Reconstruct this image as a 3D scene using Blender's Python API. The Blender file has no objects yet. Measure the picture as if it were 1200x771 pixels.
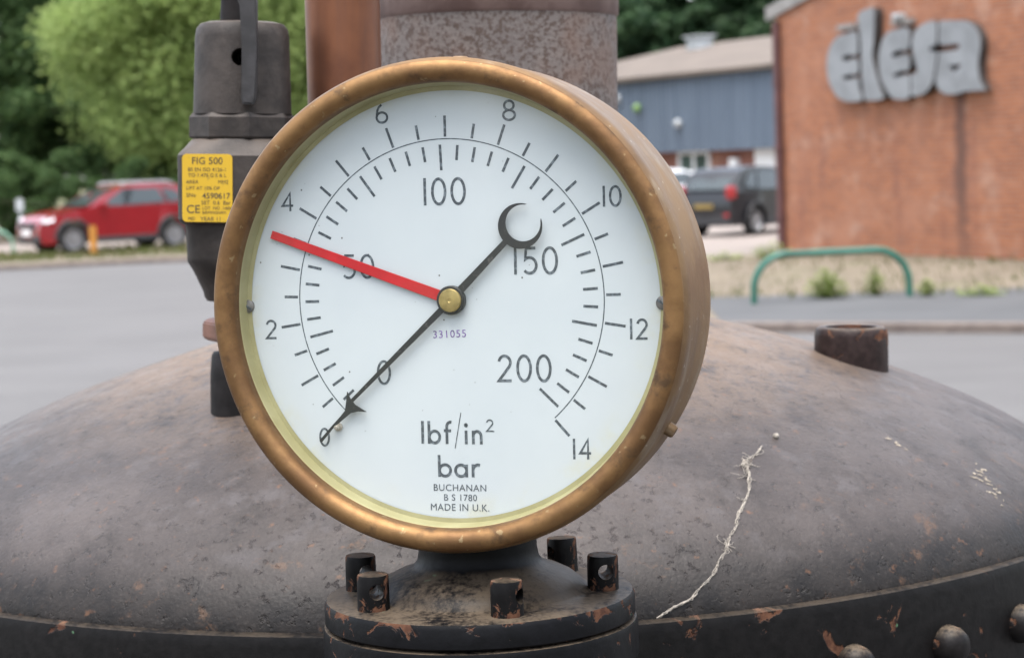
import bpy, bmesh, math, random
from math import sin, cos, pi, radians as R_, sqrt, atan2
from mathutils import Vector as V, Matrix as M
random.seed(7)
S = bpy.context.scene
COL = S.collection

# ------------------------------------------------------------ camera
FPX = 2500.0                       # focal length in photograph pixels (1200 wide)
PITCH = math.atan(197 / FPX); ROLL = R_(2.2); CAM = V((0, 0, 2.0))
fw = V((0, cos(PITCH), -sin(PITCH))); U0 = V((0, sin(PITCH), cos(PITCH))); X0 = V((1, 0, 0))
rt = X0 * cos(ROLL) - U0 * sin(ROLL); up = U0 * cos(ROLL) + X0 * sin(ROLL)
cd = bpy.data.cameras.new('camera'); cam = bpy.data.objects.new('camera', cd); COL.objects.link(cam)
cam.matrix_world = M(((rt.x, up.x, -fw.x, CAM.x), (rt.y, up.y, -fw.y, CAM.y), (rt.z, up.z, -fw.z, CAM.z), (0, 0, 0, 1)))
cd.sensor_width = 36; cd.lens = 36 * FPX / 1200; cd.clip_start = .05; cd.clip_end = 2000
cd.dof.use_dof = True; cd.dof.focus_distance = 1.085; cd.dof.aperture_fstop = 17.5
S.camera = cam
S.render.resolution_x = 1024; S.render.resolution_y = 657
# ------------------------------------------------------------ world, sun, exposure
W = bpy.data.worlds.new("World"); S.world = W; W.use_nodes = True
wn = W.node_tree; bg = wn.nodes['Background']
sky = wn.nodes.new('ShaderNodeTexSky'); sky.sky_type = 'NISHITA'; sky.sun_disc = False
SUN_EL, SUN_AZ = R_(78), R_(196)   # azimuth clockwise from +Y: behind the camera, a little left
sky.sun_elevation = SUN_EL; sky.sun_rotation = SUN_AZ; sky.dust_density = 3; sky.air_density = 1.0; sky.ozone_density = 1.0
hs = wn.nodes.new('ShaderNodeHueSaturation'); hs.inputs['Saturation'].default_value = .45
wn.links.new(sky.outputs[0], hs.inputs['Color']); wn.links.new(hs.outputs[0], bg.inputs[0]); bg.inputs[1].default_value = .15
sl = bpy.data.lights.new('sun', 'SUN'); sl.energy = 1.5; sl.angle = R_(55); sl.specular_factor = .45; sl.color = (1, .96, .9)
so = bpy.data.objects.new('sun', sl); COL.objects.link(so)
sd = V((sin(SUN_AZ) * cos(SUN_EL), cos(SUN_AZ) * cos(SUN_EL), sin(SUN_EL)))
so.rotation_euler = sd.to_track_quat('Z', 'Y').to_euler(); so.location = sd * 30
S.view_settings.view_transform = 'Standard'; S.view_settings.look = 'None'; S.view_settings.gamma = 1
S.view_settings.use_curve_mapping = False; S.view_settings.exposure = 1.9

# ------------------------------------------------------------ helpers
def ray(px, py):
    return (fw + rt * ((px - 600) / FPX) - up * ((py - 385.5) / FPX))
def at(px, py, Y):                 # survey point at distance Y
    d = ray(px, py); return CAM + d * (Y / d.y)
def atz(px, py, z=0.0):            # survey point on the level z
    d = ray(px, py); return CAM + d * ((z - CAM.z) / d.z)
def atp(px, py, o, n):             # survey point on a plane
    d = ray(px, py); return CAM + d * ((o - CAM).dot(n) / d.dot(n))

def link(name, me, mats, parent=None, smooth=None):
    o = bpy.data.objects.new(name, me); COL.objects.link(o)
    for m in (mats if isinstance(mats, (list, tuple)) else [mats]): me.materials.append(m)
    if parent: o.parent = parent
    if smooth is not None:
        for p in me.polygons: p.use_smooth = True
        if smooth < 3.1: me.set_sharp_from_angle(angle=smooth)
    return o
def obj(name, bm, mats, parent=None, smooth=None, mat=None):
    if mat is not None: bm.transform(mat)
    me = bpy.data.meshes.new(name); bmesh.ops.recalc_face_normals(bm, faces=bm.faces[:]); bm.to_mesh(me); bm.free()
    return link(name, me, mats, parent, smooth)
def raw(name, bm, mats, parent=None, smooth=None):
    me = bpy.data.meshes.new(name); bm.to_mesh(me); bm.free(); return link(name, me, mats, parent, smooth)
def thing(name, label, cat, loc=(0, 0, 0), group=None, rot=(0, 0, 0)):
    o = bpy.data.objects.new(name, None); COL.objects.link(o); o.location = loc; o.rotation_euler = rot
    o.empty_display_size = .1; return tag(o, label, cat, group)
def tag(o, label, cat, group=None):
    o['label'] = label; o['category'] = cat
    if group: o['group'] = group
    return o
def struct(o): o['kind'] = 'structure'; return o
def B(): return bmesh.new()
def lathe(bm, prof, n=64, cap=True, jit=0):
    """profile of (r, z) revolved about local Z"""
    rings = []
    for r, z in prof:
        if r < 1e-6: rings.append([bm.verts.new((0, 0, z))])
        else: rings.append([bm.verts.new((r * cos(2 * pi * k / n), r * sin(2 * pi * k / n), z)) for k in range(n)])
    for a, b in zip(rings, rings[1:]):
        for k in range(n):
            k2 = (k + 1) % n
            q = [a[k % len(a)], a[k2 % len(a)], b[k2 % len(b)], b[k % len(b)]]
            q = list(dict.fromkeys(q))
            if len(q) > 2: bm.faces.new(q)
    if cap:
        for rg in (rings[0], rings[-1]):
            if len(rg) > 2: bm.faces.new(rg)
    return bm
def box(bm, c, s, mat=None, bev=0):
    r = bmesh.ops.create_cube(bm, size=1); vs = r['verts']
    for v in vs: v.co = V((v.co.x * s[0], v.co.y * s[1], v.co.z * s[2])) + V(c)
    if mat is not None:
        for v in vs: v.co = mat @ v.co
    if bev:
        es = list({e for v in vs for e in v.link_edges})
        bmesh.ops.bevel(bm, geom=es, offset=bev, segments=2, affect='EDGES', profile=.6)
    return bm
def tube(bm, pts, r, n=8, caps=True):
    pts = [V(p) for p in pts]; rings = []
    rr = r if isinstance(r, (list, tuple)) else [r] * len(pts)
    ref = None
    for i, p in enumerate(pts):
        d = (pts[min(i + 1, len(pts) - 1)] - pts[max(i - 1, 0)]).normalized()
        if ref is None: ref = V((0, 0, 1)) if abs(d.z) < .9 else V((1, 0, 0))
        a = d.cross(ref).normalized(); b = d.cross(a).normalized(); ref = -b if False else ref
        rings.append([bm.verts.new(p + (a * cos(2 * pi * k / n) + b * sin(2 * pi * k / n)) * rr[i]) for k in range(n)])
    for A, C in zip(rings, rings[1:]):
        for k in range(n): bm.faces.new([A[k], A[(k + 1) % n], C[(k + 1) % n], C[k]])
    if caps: bm.faces.new(rings[0]); bm.faces.new(rings[-1])
    return bm
def prism(bm, poly, z0, z1, to=lambda x, y, z: V((x, y, z)), bev=0):
    a = [bm.verts.new(to(x, y, z0)) for x, y in poly]; b = [bm.verts.new(to(x, y, z1)) for x, y in poly]
    fa = bm.faces.new(a); fb = bm.faces.new(b[::-1]); n = len(poly); fs = [fa, fb]
    for k in range(n): fs.append(bm.faces.new([a[k], b[k], b[(k + 1) % n], a[(k + 1) % n]]))
    if bev: bmesh.ops.bevel(bm, geom=list(fb.edges) + list(fa.edges), offset=bev, segments=2, affect='EDGES')
    return bm
def catmull(pts, n=6, closed=True):
    out = []; L = len(pts)
    for i in range(L if closed else L - 1):
        g = lambda k: V(pts[k % L]) if closed else V(pts[max(0, min(L - 1, k))])
        p0, p1, p2, p3 = g(i - 1), g(i), g(i + 1), g(i + 2)
        for k in range(n):
            t = k / n
            out.append(.5 * ((2 * p1) + (p2 - p0) * t + (2 * p0 - 5 * p1 + 4 * p2 - p3) * t * t + (3 * p1 - p0 - 3 * p2 + p3) * t ** 3))
    if not closed: out.append(V(pts[-1]))
    return out

# ------------------------------------------------------------ material helpers
def newmat(name):
    m = bpy.data.materials.new(name); m.use_nodes = True; t = m.node_tree
    return m, t, t.nodes['Principled BSDF']
class N:
    def __init__(s, name):
        s.m, s.t, s.p = newmat(name); s.co = s.node('ShaderNodeTexCoord').outputs['Object']
    def node(s, ty, **k):
        n = s.t.nodes.new(ty)
        for a, b in k.items(): setattr(n, a, b)
        return n
    def put(s, sock, v):
        if hasattr(v, 'is_linked') or isinstance(v, bpy.types.NodeSocket): s.t.links.new(v, sock)
        else: sock.default_value = v if not (isinstance(v, tuple) and len(v) == 3 and sock.type == 'RGBA') else (*v, 1)
    def noise(s, scale, detail=4, rough=.55, vec=None, dist=0):
        n = s.node('ShaderNodeTexNoise'); n.inputs['Scale'].default_value = scale; n.inputs['Detail'].default_value = detail
        n.inputs['Roughness'].default_value = rough; n.inputs['Distortion'].default_value = dist
        s.t.links.new(vec or s.co, n.inputs['Vector']); return n.outputs[0]
    def voro(s, scale, vec=None, feature='F1'):
        n = s.node('ShaderNodeTexVoronoi', feature=feature); n.inputs['Scale'].default_value = scale
        s.t.links.new(vec or s.co, n.inputs['Vector']); return n.outputs[0]
    def map(s, v, a, b, c=0., d=1.):
        n = s.node('ShaderNodeMapRange'); n.interpolation_type = 'SMOOTHSTEP'; s.put(n.inputs[0], v)
        for i, x in enumerate((a, b, c, d)): n.inputs[i + 1].default_value = x
        return n.outputs[0]
    def math(s, op, a, b=0.):
        n = s.node('ShaderNodeMath', operation=op); s.put(n.inputs[0], a); s.put(n.inputs[1], b); return n.outputs[0]
    def mix(s, f, a, b):
        n = s.node('ShaderNodeMix', data_type='RGBA'); s.put(n.inputs[0], f); s.put(n.inputs[6], a); s.put(n.inputs[7], b); return n.outputs[2]
    def scaled(s, x, y, z):
        n = s.node('ShaderNodeMapping'); n.inputs['Scale'].default_value = (x, y, z); s.t.links.new(s.co, n.inputs[0]); return n.outputs[0]
    def sep(s, v=None):
        n = s.node('ShaderNodeSeparateXYZ'); s.t.links.new(v or s.co, n.inputs[0]); return n.outputs
    def normal(s): return s.sep(s.node('ShaderNodeNewGeometry').outputs['Normal'])
    def bump(s, h, strength=.3, dist=.002):
        n = s.node('ShaderNodeBump'); n.inputs['Strength'].default_value = strength; n.inputs['Distance'].default_value = dist
        s.put(n.inputs['Height'], h); s.t.links.new(n.outputs[0], s.p.inputs['Normal'])
    def done(s, col, rough=.5, metal=0., spec=None):
        s.put(s.p.inputs['Base Color'], col); s.put(s.p.inputs['Roughness'], rough); s.put(s.p.inputs['Metallic'], metal)
        if spec is not None: s.p.inputs['Specular IOR Level'].default_value = spec
        return s.m
def simple(name, c, rough=.5, metal=0., var=.15, scale=20, bump=0, spec=None):
    n = N(name); d = tuple(x * (1 - var) for x in c); l = tuple(min(1, x * (1 + var)) for x in c)
    nz = n.noise(scale)
    if bump: n.bump(nz, bump, .002)
    return n.done(n.mix(n.map(nz, .3, .7), d, l), rough, metal, spec)

MT = {}
def build_materials():
    # cast iron of the boiler dome: worn black paint, rust freckles, beige dust settled on the crown
    n = N('boiler_dome_iron')
    a = n.noise(9, 6, .6); b = n.noise(42, 5, .6); c = n.noise(150, 4, .65); f = n.noise(360, 3)
    col = n.mix(n.map(a, .32, .68), (.036, .030, .0285), (.064, .054, .051))
    col = n.mix(n.math('MULTIPLY', n.map(b, .5, .68), .6), col, (.070, .064, .066))
    dust_shade = n.math('MULTIPLY', n.map(n.normal()[2], .52, .90), n.map(n.noise(24, 7, .72), .16, .54))      # thin dust on flatter slopes; steep foot coloured near-black to paint its shade
    foot_shade = n.mix(n.map(b, .35, .65), (.0075, .0064, .006), (.018, .0152, .014))
    col = n.mix(dust_shade, foot_shade, col)
    x, y, z = n.sep()
    dust = n.map(z, .075, .168)                     # dust lies where the crown is flat enough to hold it
    dust = n.math('MULTIPLY', dust, n.map(n.math('ADD', n.math('MULTIPLY', n.noise(18, 6, .65), .45), n.math('MULTIPLY', n.noise(170, 5, .75), .55)), .38, .54))
    col = n.mix(n.math('MULTIPLY', dust, .75), col, (.20, .132, .080))
    rust = n.map(n.noise(34, 7, .78), .58, .68); col = n.mix(n.math('MULTIPLY', rust, .42), col, (.12, .066, .038))
    gr = n.noise(420, 4, .7); col = n.mix(n.math('MULTIPLY', n.map(gr, .54, .68), .40), col, (.018, .016, .016)); col = n.mix(n.math('MULTIPLY', n.map(gr, .45, .34), .12), col, (.13, .115, .105))
    spot = n.map(n.noise(110, 4, .65), .63, .72); col = n.mix(n.math('MULTIPLY', spot, .5), col, (.13, .064, .034))
    pit = n.map(c, .37, .29); col = n.mix(n.math('MULTIPLY', pit, .6), col, (.014, .012, .012))
    fl = n.map(f, .76, .82); col = n.mix(fl, col, (.22, .19, .155))
    h = n.math('ADD', n.math('MULTIPLY', n.map(c, .42, .30), -1.), n.math('ADD', n.math('MULTIPLY', b, .35), n.math('MULTIPLY', f, .45)))
    n.bump(h, .5, .0018)
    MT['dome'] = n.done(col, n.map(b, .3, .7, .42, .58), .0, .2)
    # black paint, chipped to rust and primer
    def chipped(name, black, dusty, chip=.6, sc=38, edge=None):
        n = N(name); a = n.noise(sc, 5, .62, dist=.6); b = n.noise(150, 4); g = n.noise(55, 3)
        nz = n.normal()[2]; ed = n.map(n.sep()[2], edge - .011, edge - .001) if edge is not None else 0.
        lo = n.math('ADD', a, n.math('MULTIPLY', ed, .10)) if edge is not None else a
        m = n.map(lo, chip, chip + .045)
        if edge is not None: m = n.math('MULTIPLY', n.math('MULTIPLY', m, n.map(nz, .75, .5)), n.map(n.sep()[2], edge + .004, edge + .001))
        col = n.mix(n.map(b, .3, .7), tuple(x * .8 for x in black), tuple(x * 1.5 for x in black))
        rust = n.mix(n.map(b, .35, .65), (.05, .022, .014), (.10, .047, .027))
        col = n.mix(m, col, rust)
        gr = n.map(g, .70, .72); col = n.mix(gr, col, (.05, .10, .055))
        d = n.math('MULTIPLY', n.map(nz, .45, .98), n.map(n.math('ADD', n.math('MULTIPLY', n.noise(30, 6, .65), .6), n.math('MULTIPLY', n.noise(330, 4, .7), .4)), .38, .56)); col = n.mix(n.math('MULTIPLY', d, dusty), col, (.115, .088, .062))
        n.bump(n.math('ADD', n.math('MULTIPLY', m, -1.), n.math('MULTIPLY', b, .5)), .5, .0012)
        return n.done(col, n.map(m, 0, 1, .45, .85), 0, .13)
    MT['flange'] = chipped('black_flange_paint', (.0022, .0022, .0028), .62, .635, 60, 0.0)
    MT['stud'] = chipped('black_stud_paint', (.003, .0028, .003), .5, .505, 80)
    MT['shell'] = chipped('black_shell_paint', (.0045, .004, .004), .25, .635, 40)
    MT['rivet'] = chipped('rivet_paint', (.007, .006, .006), .8, .60, 70)
    MT['socket'] = chipped('socket_iron', (.020, .013, .012), .5, .57, 60)
    # brass bezel
    n = N('aged_brass_bezel'); a = n.noise(28, 5, .65); b = n.noise(160, 3); c = n.noise(60, 5, .6)
    col = n.mix(n.map(a, .35, .68), (.12, .062, .025), (.215, .120, .048)); col = n.mix(n.math('MULTIPLY', n.map(c, .54, .70), .75), col, (.055, .034, .02))
    col = n.mix(n.math('MULTIPLY', n.map(b, .66, .72), .7), col, (.26, .19, .10))
    n.bump(n.math('ADD', b, n.math('MULTIPLY', c, .8)), .22, .001)
    MT['bezel'] = n.done(col, n.map(c, .3, .7, .46, .62), .7)
    n = N('dull_brass_case'); a = n.noise(20, 6, .65); b = n.noise(200, 3); st = n.noise(1, 4, .6, n.scaled(60, 60, 9))
    col = n.mix(n.map(a, .35, .66), (.135, .074, .029), (.20, .118, .050)); col = n.mix(n.math('MULTIPLY', n.map(st, .52, .7), .5), col, (.28, .23, .17))
    col = n.mix(n.map(b, .69, .74), col, (.38, .33, .26)); n.bump(n.math('ADD', b, a), .2, .001)
    MT['case'] = n.done(col, n.map(a, .3, .7, .42, .62), .55)
    n = N('enamel_dial'); a = n.noise(14, 4); sp = n.noise(330, 1)
    col = n.mix(n.map(a, .3, .7), (.47, .505, .515), (.50, .532, .538))
    x, y, z = n.sep(); rr = n.math('SQRT', n.math('ADD', n.math('MULTIPLY', x, x), n.math('MULTIPLY', z, z)))
    st = n.math('MULTIPLY', n.map(rr, .098, .112), n.map(n.noise(45, 5, .65), .46, .68)); col = n.mix(n.math('MULTIPLY', st, .45), col, (.50, .47, .30))
    MT['dial'] = n.done(col, .3, 0, .4)
    n = N('yellowed_ring'); a = n.noise(30, 5, .6); MT['yellow'] = n.done(n.mix(n.map(a, .3, .68), (.27, .245, .115), (.35, .325, .175)), .5)
    n = N('printed_black'); a = n.noise(420, 4, .6); MT['ink'] = n.done(n.mix(n.map(a, .45, .72), (.045, .055, .064), (.17, .20, .22)), .6)
    MT['stamp'] = simple('purple_stamp_ink', (.17, .10, .27), .7, var=.5, scale=500)
    n = N('black_pointer'); a = n.noise(260, 4, .65); MT['pointer'] = n.done(n.mix(n.map(a, .58, .72), (.014, .015, .017), (.08, .075, .07)), .42)
    MT['red'] = simple('red_hand', (.42, .012, .016), .38, var=.1, scale=90)
    MT['hub'] = simple('polished_brass_hub', (.45, .34, .14), .34, .9, .3, 120, .1)
    MT['greyscrew'] = simple('grey_screw', (.16, .15, .14), .5, .6, .3, 200, .2)
    MT['pin'] = simple('stop_pin', (.42, .38, .32), .4, .5, .3, 300)
    # clear glass: mostly see-through with a faint sky reflection
    m = bpy.data.materials.new('gauge_glass'); m.use_nodes = True; t = m.node_tree; t.nodes.clear()
    o = t.nodes.new('ShaderNodeOutputMaterial'); mx = t.nodes.new('ShaderNodeMixShader'); tr = t.nodes.new('ShaderNodeBsdfTransparent')
    gl = t.nodes.new('ShaderNodeBsdfGlossy'); gl.inputs['Roughness'].default_value = .06; tr.inputs[0].default_value = (.985, .995, .995, 1)
    lw = t.nodes.new('ShaderNodeLayerWeight'); lw.inputs[0].default_value = .5
    p5 = t.nodes.new('ShaderNodeMath'); p5.operation = 'POWER'; t.links.new(lw.outputs['Facing'], p5.inputs[0]); p5.inputs[1].default_value = 5
    fr = t.nodes.new('ShaderNodeMath'); fr.operation = 'MULTIPLY_ADD'; t.links.new(p5.outputs[0], fr.inputs[0]); fr.inputs[1].default_value = .95; fr.inputs[2].default_value = .045
    t.links.new(fr.outputs[0], mx.inputs[0]); t.links.new(tr.outputs[0], mx.inputs[1]); t.links.new(gl.outputs[0], mx.inputs[2]); t.links.new(mx.outputs[0], o.inputs[0])
    MT['glass'] = m
    # safety valve bronze
    n = N('weathered_bronze'); a = n.noise(45, 5, .6); b = n.noise(230, 3); nz = n.normal()[2]
    col = n.mix(n.map(a, .34, .68), (.021, .017, .015), (.046, .037, .032))
    col = n.mix(n.math('MULTIPLY', n.map(nz, .5, .95), .6), col, (.10, .08, .065)); n.bump(n.math('ADD', b, a), .35, .001)
    MT['valve'] = n.done(col, .58, .1, .3)
    MT['lever'] = simple('dark_lever_steel', (.032, .030, .031), .5, .3, .25, 90, .2)
    MT['coppernut'] = simple('copper_nut', (.15, .07, .048), .5, .4, .3, 60, .2)
    MT['stub'] = simple('tarred_pipe', (.010, .0085, .0085), .6, 0, .4, 60, .4, spec=.15)
    n = N('yellow_tag'); a = n.noise(160, 4, .6); MT['tag'] = n.done(n.mix(n.map(a, .60, .75), (.48, .295, .010), (.26, .165, .02)), .5)
    MT['tagink'] = simple('tag_ink', (.07, .05, .02), .6, 0, .5, 600)
    MT['greenin'] = simple('green_spring', (.02, .09, .07), .5)
    # copper pipe
    n = N('tarnished_copper'); a = n.noise(14, 5, .6); st = n.noise(1, 4, .6, n.scaled(70, 70, 5))
    col = n.mix(n.map(a, .3, .7), (.11, .042, .024), (.20, .08, .040)); col = n.mix(n.math('MULTIPLY', n.map(st, .45, .7), .55), col, (.11, .055, .04))
    MT['copper'] = n.done(col, .45, .65)
    # chimney base with speckled rust
    n = N('speckled_rusty_iron'); a = n.noise(250, 4, .7); b = n.noise(12, 4); c = n.noise(330, 3)
    col = n.mix(n.map(b, .3, .7), (.11, .092, .086), (.165, .138, .124)); col = n.mix(n.map(a, .47, .57), col, (.062, .04, .031)); col = n.mix(n.math('MULTIPLY', n.map(b, .46, .66), .65), col, (.12, .066, .045))
    n.bump(n.math('ADD', a, c), .35, .0015); MT['chimney'] = n.done(col, .7)
    n = N('red_oxide_lip'); a = n.noise(40, 5, .6); MT['lip'] = n.done(n.mix(n.map(a, .35, .65), (.095, .056, .048), (.15, .098, .085)), .65)
    MT['web'] = simple('dusty_thread', (.25, .225, .195), .9, 0, .25, 400)
    MT['dropping'] = simple('dried_dropping', (.22, .19, .15), .9, 0, .35, 300)
    # setting
    n = N('worn_asphalt'); a = n.noise(.35, 5, .6); b = n.noise(60, 2); pt = n.noise(1, 5, .6, n.scaled(.25, .9, 1)); col = n.mix(n.map(a, .3, .7), (.072, .070, .070), (.090, .0875, .088)); col = n.mix(n.math('MULTIPLY', n.map(pt, .5, .66), .5), col, (.108, .105, .105)); col = n.mix(n.math('MULTIPLY', n.map(n.noise(.9, 6, .7), .60, .68), .5), col, (.054, .0525, .053))
    n.bump(b, .3, .01); MT['road'] = n.done(n.mix(n.map(b, .4, .75), col, (.085, .083, .083)), .9)
    n = N('dark_pavement'); a = n.noise(.8, 5); MT['pave'] = n.done(n.mix(n.map(a, .3, .7), (.050, .052, .055), (.064, .066, .069)), .9)
    n = N('kerb_concrete'); a = n.noise(5, 5); MT['kerb'] = n.done(n.mix(n.map(a, .3, .7), (.10, .078, .068), (.16, .128, .11)), .9)
    n = N('gravel_verge'); a = n.noise(1.1, 6, .65); b = n.noise(24, 4); col = n.mix(n.map(a, .32, .68), (.085, .068, .045), (.140, .115, .082)); col = n.mix(n.math('MULTIPLY', n.map(n.noise(.6, 4), .55, .68), .6), col, (.075, .082, .032))
    MT['gravel'] = n.done(n.mix(n.math('MULTIPLY', n.map(b, .5, .7), .5), col, (.21, .17, .135)), .95)
    n = N('concrete_yard'); a = n.noise(.7, 6); MT['yard'] = n.done(n.mix(n.map(a, .3, .7), (.165, .138, .124), (.21, .18, .16)), .9)
    n = N('earth_and_grass'); a = n.noise(.3, 6, .6); MT['earth'] = n.done(n.mix(n.map(a, .35, .65), (.07, .095, .03), (.15, .13, .07)), .95)
    n = N('mown_grass'); a = n.noise(.9, 6, .65); MT['grass'] = n.done(n.mix(n.map(a, .38, .66), (.10, .15, .035), (.24, .20, .10)), .95)
    # brick (local X along wall, local Z up)
    def brick(name, c1, c2, mortar, run=None):
        n = N(name); x, y, z = n.sep(); cb = n.node('ShaderNodeCombineXYZ'); n.t.links.new(x, cb.inputs[0]); n.t.links.new(z, cb.inputs[1])
        bt = n.node('ShaderNodeTexBrick'); n.t.links.new(cb.outputs[0], bt.inputs['Vector']); bt.inputs['Scale'].default_value = 1
        bt.inputs['Brick Width'].default_value = .225; bt.inputs['Row Height'].default_value = .075; bt.inputs['Mortar Size'].default_value = .007
        bt.inputs['Color1'].default_value = (*c1, 1); bt.inputs['Color2'].default_value = (*c2, 1); bt.inputs['Mortar'].default_value = (*mortar, 1)
        a = n.noise(.75, 6, .65); st = n.noise(1, 5, .6, n.scaled(2.2, 1, .35))
        col = n.mix(n.math('MULTIPLY', n.map(a, .45, .7), .55), bt.outputs[0], (.33, .16, .10))
        col = n.mix(n.math('MULTIPLY', n.map(st, .52, .7), .45), col, (.16, .065, .046))
        col = n.mix(n.math('MULTIPLY', n.map(n.noise(1.3, 6, .7), .52, .70), .6), col, (.37, .235, .175))
        if run:
            wob = n.math('MULTIPLY', n.math('SUBTRACT', n.noise(1, 4, .6, n.scaled(1.2, 1, 2.5)), .5), .35)
            dx = n.math('ABSOLUTE', n.math('ADD', n.math('SUBTRACT', x, run[0]), wob))
            f = n.math('MULTIPLY', n.map(dx, .26, .05), n.map(z, run[1] - 4.2, run[1] - 1.2)); f = n.math('MULTIPLY', f, n.map(z, run[1] + .05, run[1] - .05))
            col = n.mix(n.math('MULTIPLY', f, .72), col, (.055, .03, .026))
        n.bump(bt.outputs[1], -.4, .01); return n.done(col, .9)
    MT['_brick'] = brick
    MT['darkbrick'] = brick('red_brick', (.25, .09, .06), (.19, .07, .05), (.24, .17, .14))
    n = N('ribbed_cladding'); x, y, z = n.sep(); w = n.math('SINE', n.math('MULTIPLY', x, 2 * pi / .3)); st = n.noise(1, 4, .6, n.scaled(3, 3, .3))
    col = n.mix(n.map(st, .3, .7), (.085, .115, .158), (.115, .150, .198)); n.bump(w, .6, .03); MT['clad'] = n.done(col, .6)
    MT['roof'] = simple('beige_roof_sheet', (.105, .084, .068), .85, 0, .15, .8)
    MT['white'] = simple('white_frame_paint', (.75, .76, .76), .5, 0, .06, 3)
    MT['winglass'] = simple('window_glass', (.06, .09, .08), .12, 0, .4, 1.5)
    MT['signmetal'] = simple('grey_sign_letters', (.19, .20, .21), .6, .0, .15, 2.5)
    MT['signside'] = simple('dark_letter_returns', (.035, .03, .028), .7)
    MT['drain'] = simple('brown_drainpipe', (.085, .034, .032), .5, 0, .2, 3)
    MT['trim'] = simple('grey_barge_board', (.20, .19, .18), .6, 0, .2, 4)
    MT['zinc'] = simple('pale_zinc', (.36, .38, .39), .5, .1, .15, 4)
    MT['green'] = simple('green_rail_paint', (.010, .10, .070), .4, 0, .15, 6)
    MT['palegreen'] = simple('faded_green_rail_paint', (.16, .32, .23), .5, 0, .15, 6)
    MT['orange'] = simple('orange_post', (.40, .17, .02), .6, 0, .2, 8)
    MT['limegreen'] = simple('green_lamp_glass', (.15, .26, .08), .35, 0, .1, 6)
    MT['redpaint'] = simple('red_car_paint', (.20, .004, .009), .22, .0, .06, 3); MT['redpaint'].node_tree.nodes['Principled BSDF'].inputs['Coat Weight'].default_value = .8
    MT['blackpaint'] = simple('dark_car_paint', (.006, .007, .010), .35, 0, .1, 3); MT['blackpaint'].node_tree.nodes['Principled BSDF'].inputs['Coat Weight'].default_value = .3
    MT['whitepaint'] = simple('white_car_paint', (.72, .74, .76), .25, 0, .04, 3)
    MT['tyre'] = simple('tyre_rubber', (.018, .018, .018), .8, 0, .2, 20)
    MT['rim'] = simple('alloy_rim', (.34, .34, .35), .35, .6, .1, 20)
    MT['cladplastic'] = simple('black_trim_plastic', (.022, .022, .024), .6, 0, .2, 10)
    MT['carglass'] = simple('dark_car_glass', (.03, .04, .042), .06, 0, .1, 3, spec=.8)
    MT['lampglass'] = simple('headlamp_glass', (.6, .6, .62), .15, .2, .1, 9)
    MT['taillamp'] = simple('red_tail_lamp', (.27, .02, .022), .2, 0, .1, 9)
    MT['plate'] = simple('yellow_plate', (.20, .135, .03), .5, 0, .1, 9)
    MT['silver'] = simple('silver_rail', (.35, .36, .38), .45, .3, .05, 9)
    def leaf(name, c1, c2, c3):
        n = N(name); a = n.noise(.8, 3); g = n.node('ShaderNodeObjectInfo')
        ge = n.node('ShaderNodeNewGeometry'); rnd = ge.outputs['Random Per Island']
        col = n.mix(n.map(rnd, .1, .9), c1, c2); col = n.mix(n.math('MULTIPLY', n.map(a, .5, .7), .6), col, c3)
        n.p.inputs['Transmission Weight'].default_value = 0; n.p.inputs['Subsurface Weight'].default_value = 0
        m = n.done(col, .6, 0, .2); t = n.t
        tl = t.nodes.new('ShaderNodeBsdfTranslucent'); mx = t.nodes.new('ShaderNodeMixShader'); mx.inputs[0].default_value = .55
        t.links.new(col, tl.inputs[0]); t.links.new(n.p.outputs[0], mx.inputs[1]); t.links.new(tl.outputs[0], mx.inputs[2])
        t.links.new(mx.outputs[0], t.nodes['Material Output'].inputs[0]); return m
    MT['leaf_bright'] = leaf('light_green_leaves', (.20, .28, .085), (.31, .39, .14), (.26, .345, .11))
    MT['leaf_dark'] = leaf('dark_green_leaves', (.042, .085, .030), (.10, .16, .058), (.07, .125, .045))
    MT['leaf_mid'] = leaf('mid_green_leaves', (.055, .11, .03), (.12, .19, .05), (.09, .15, .04))
    MT['leaf_far'] = leaf('blue_green_leaves', (.028, .062, .030), (.065, .115, .052), (.045, .085, .04))
    MT['weed'] = leaf('weed_leaves', (.16, .22, .05), (.30, .36, .12), (.24, .29, .09))
    MT['dryweed'] = leaf('dry_grass_blades', (.09, .12, .035), (.15, .145, .06), (.15, .12, .07))
    MT['bark'] = simple('bark', (.075, .058, .045), .9, 0, .3, 12, .5)
build_materials()

# ============================================================ SETTING: ground, road, kerbs
def sheet(name, pts, z, m):
    bm = B(); bm.faces.new([bm.verts.new((x, y, z)) for x, y in pts]); bmesh.ops.triangulate(bm, faces=bm.faces[:])
    return struct(obj(name, bm, m))
sheet('ground', [(-600, -600), (600, -600), (600, 900), (-600, 900)], -.012, MT['earth'])
def p2(px, py): q = atz(px, py, 0); return (q.x, q.y)
kr0, kr1 = p2(840, 390), p2(1200, 391)
kl0, kl1 = p2(0, 317), p2(215, 307)
slope_r = (kr1[1] - kr0[1]) / (kr1[0] - kr0[0]); slope_l = (kl1[1] - kl0[1]) / (kl1[0] - kl0[0])
kerb_line = [(60, kr0[1] + slope_r * (60 - kr0[0])), kr1, kr0, (.2, kr0[1] + .6), (-1.1, kr0[1] + 2.2), (-1.9, 24), (-2.5, 29), (-3.0, kl1[1] - 1.6), (-4.2, kl1[1] + .2), kl1, kl0, (-60, kl0[1] + slope_l * (-60 - kl0[0]))]
kl_s = kerb_line[:3] + [tuple(v)[:2] for v in catmull([(*p, 0) for p in kerb_line[2:10]], 6, False)][1:] + kerb_line[10:]
sheet('road', [(-60, -12), (60, -12)] + kl_s, 0.0, MT['road'])
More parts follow.
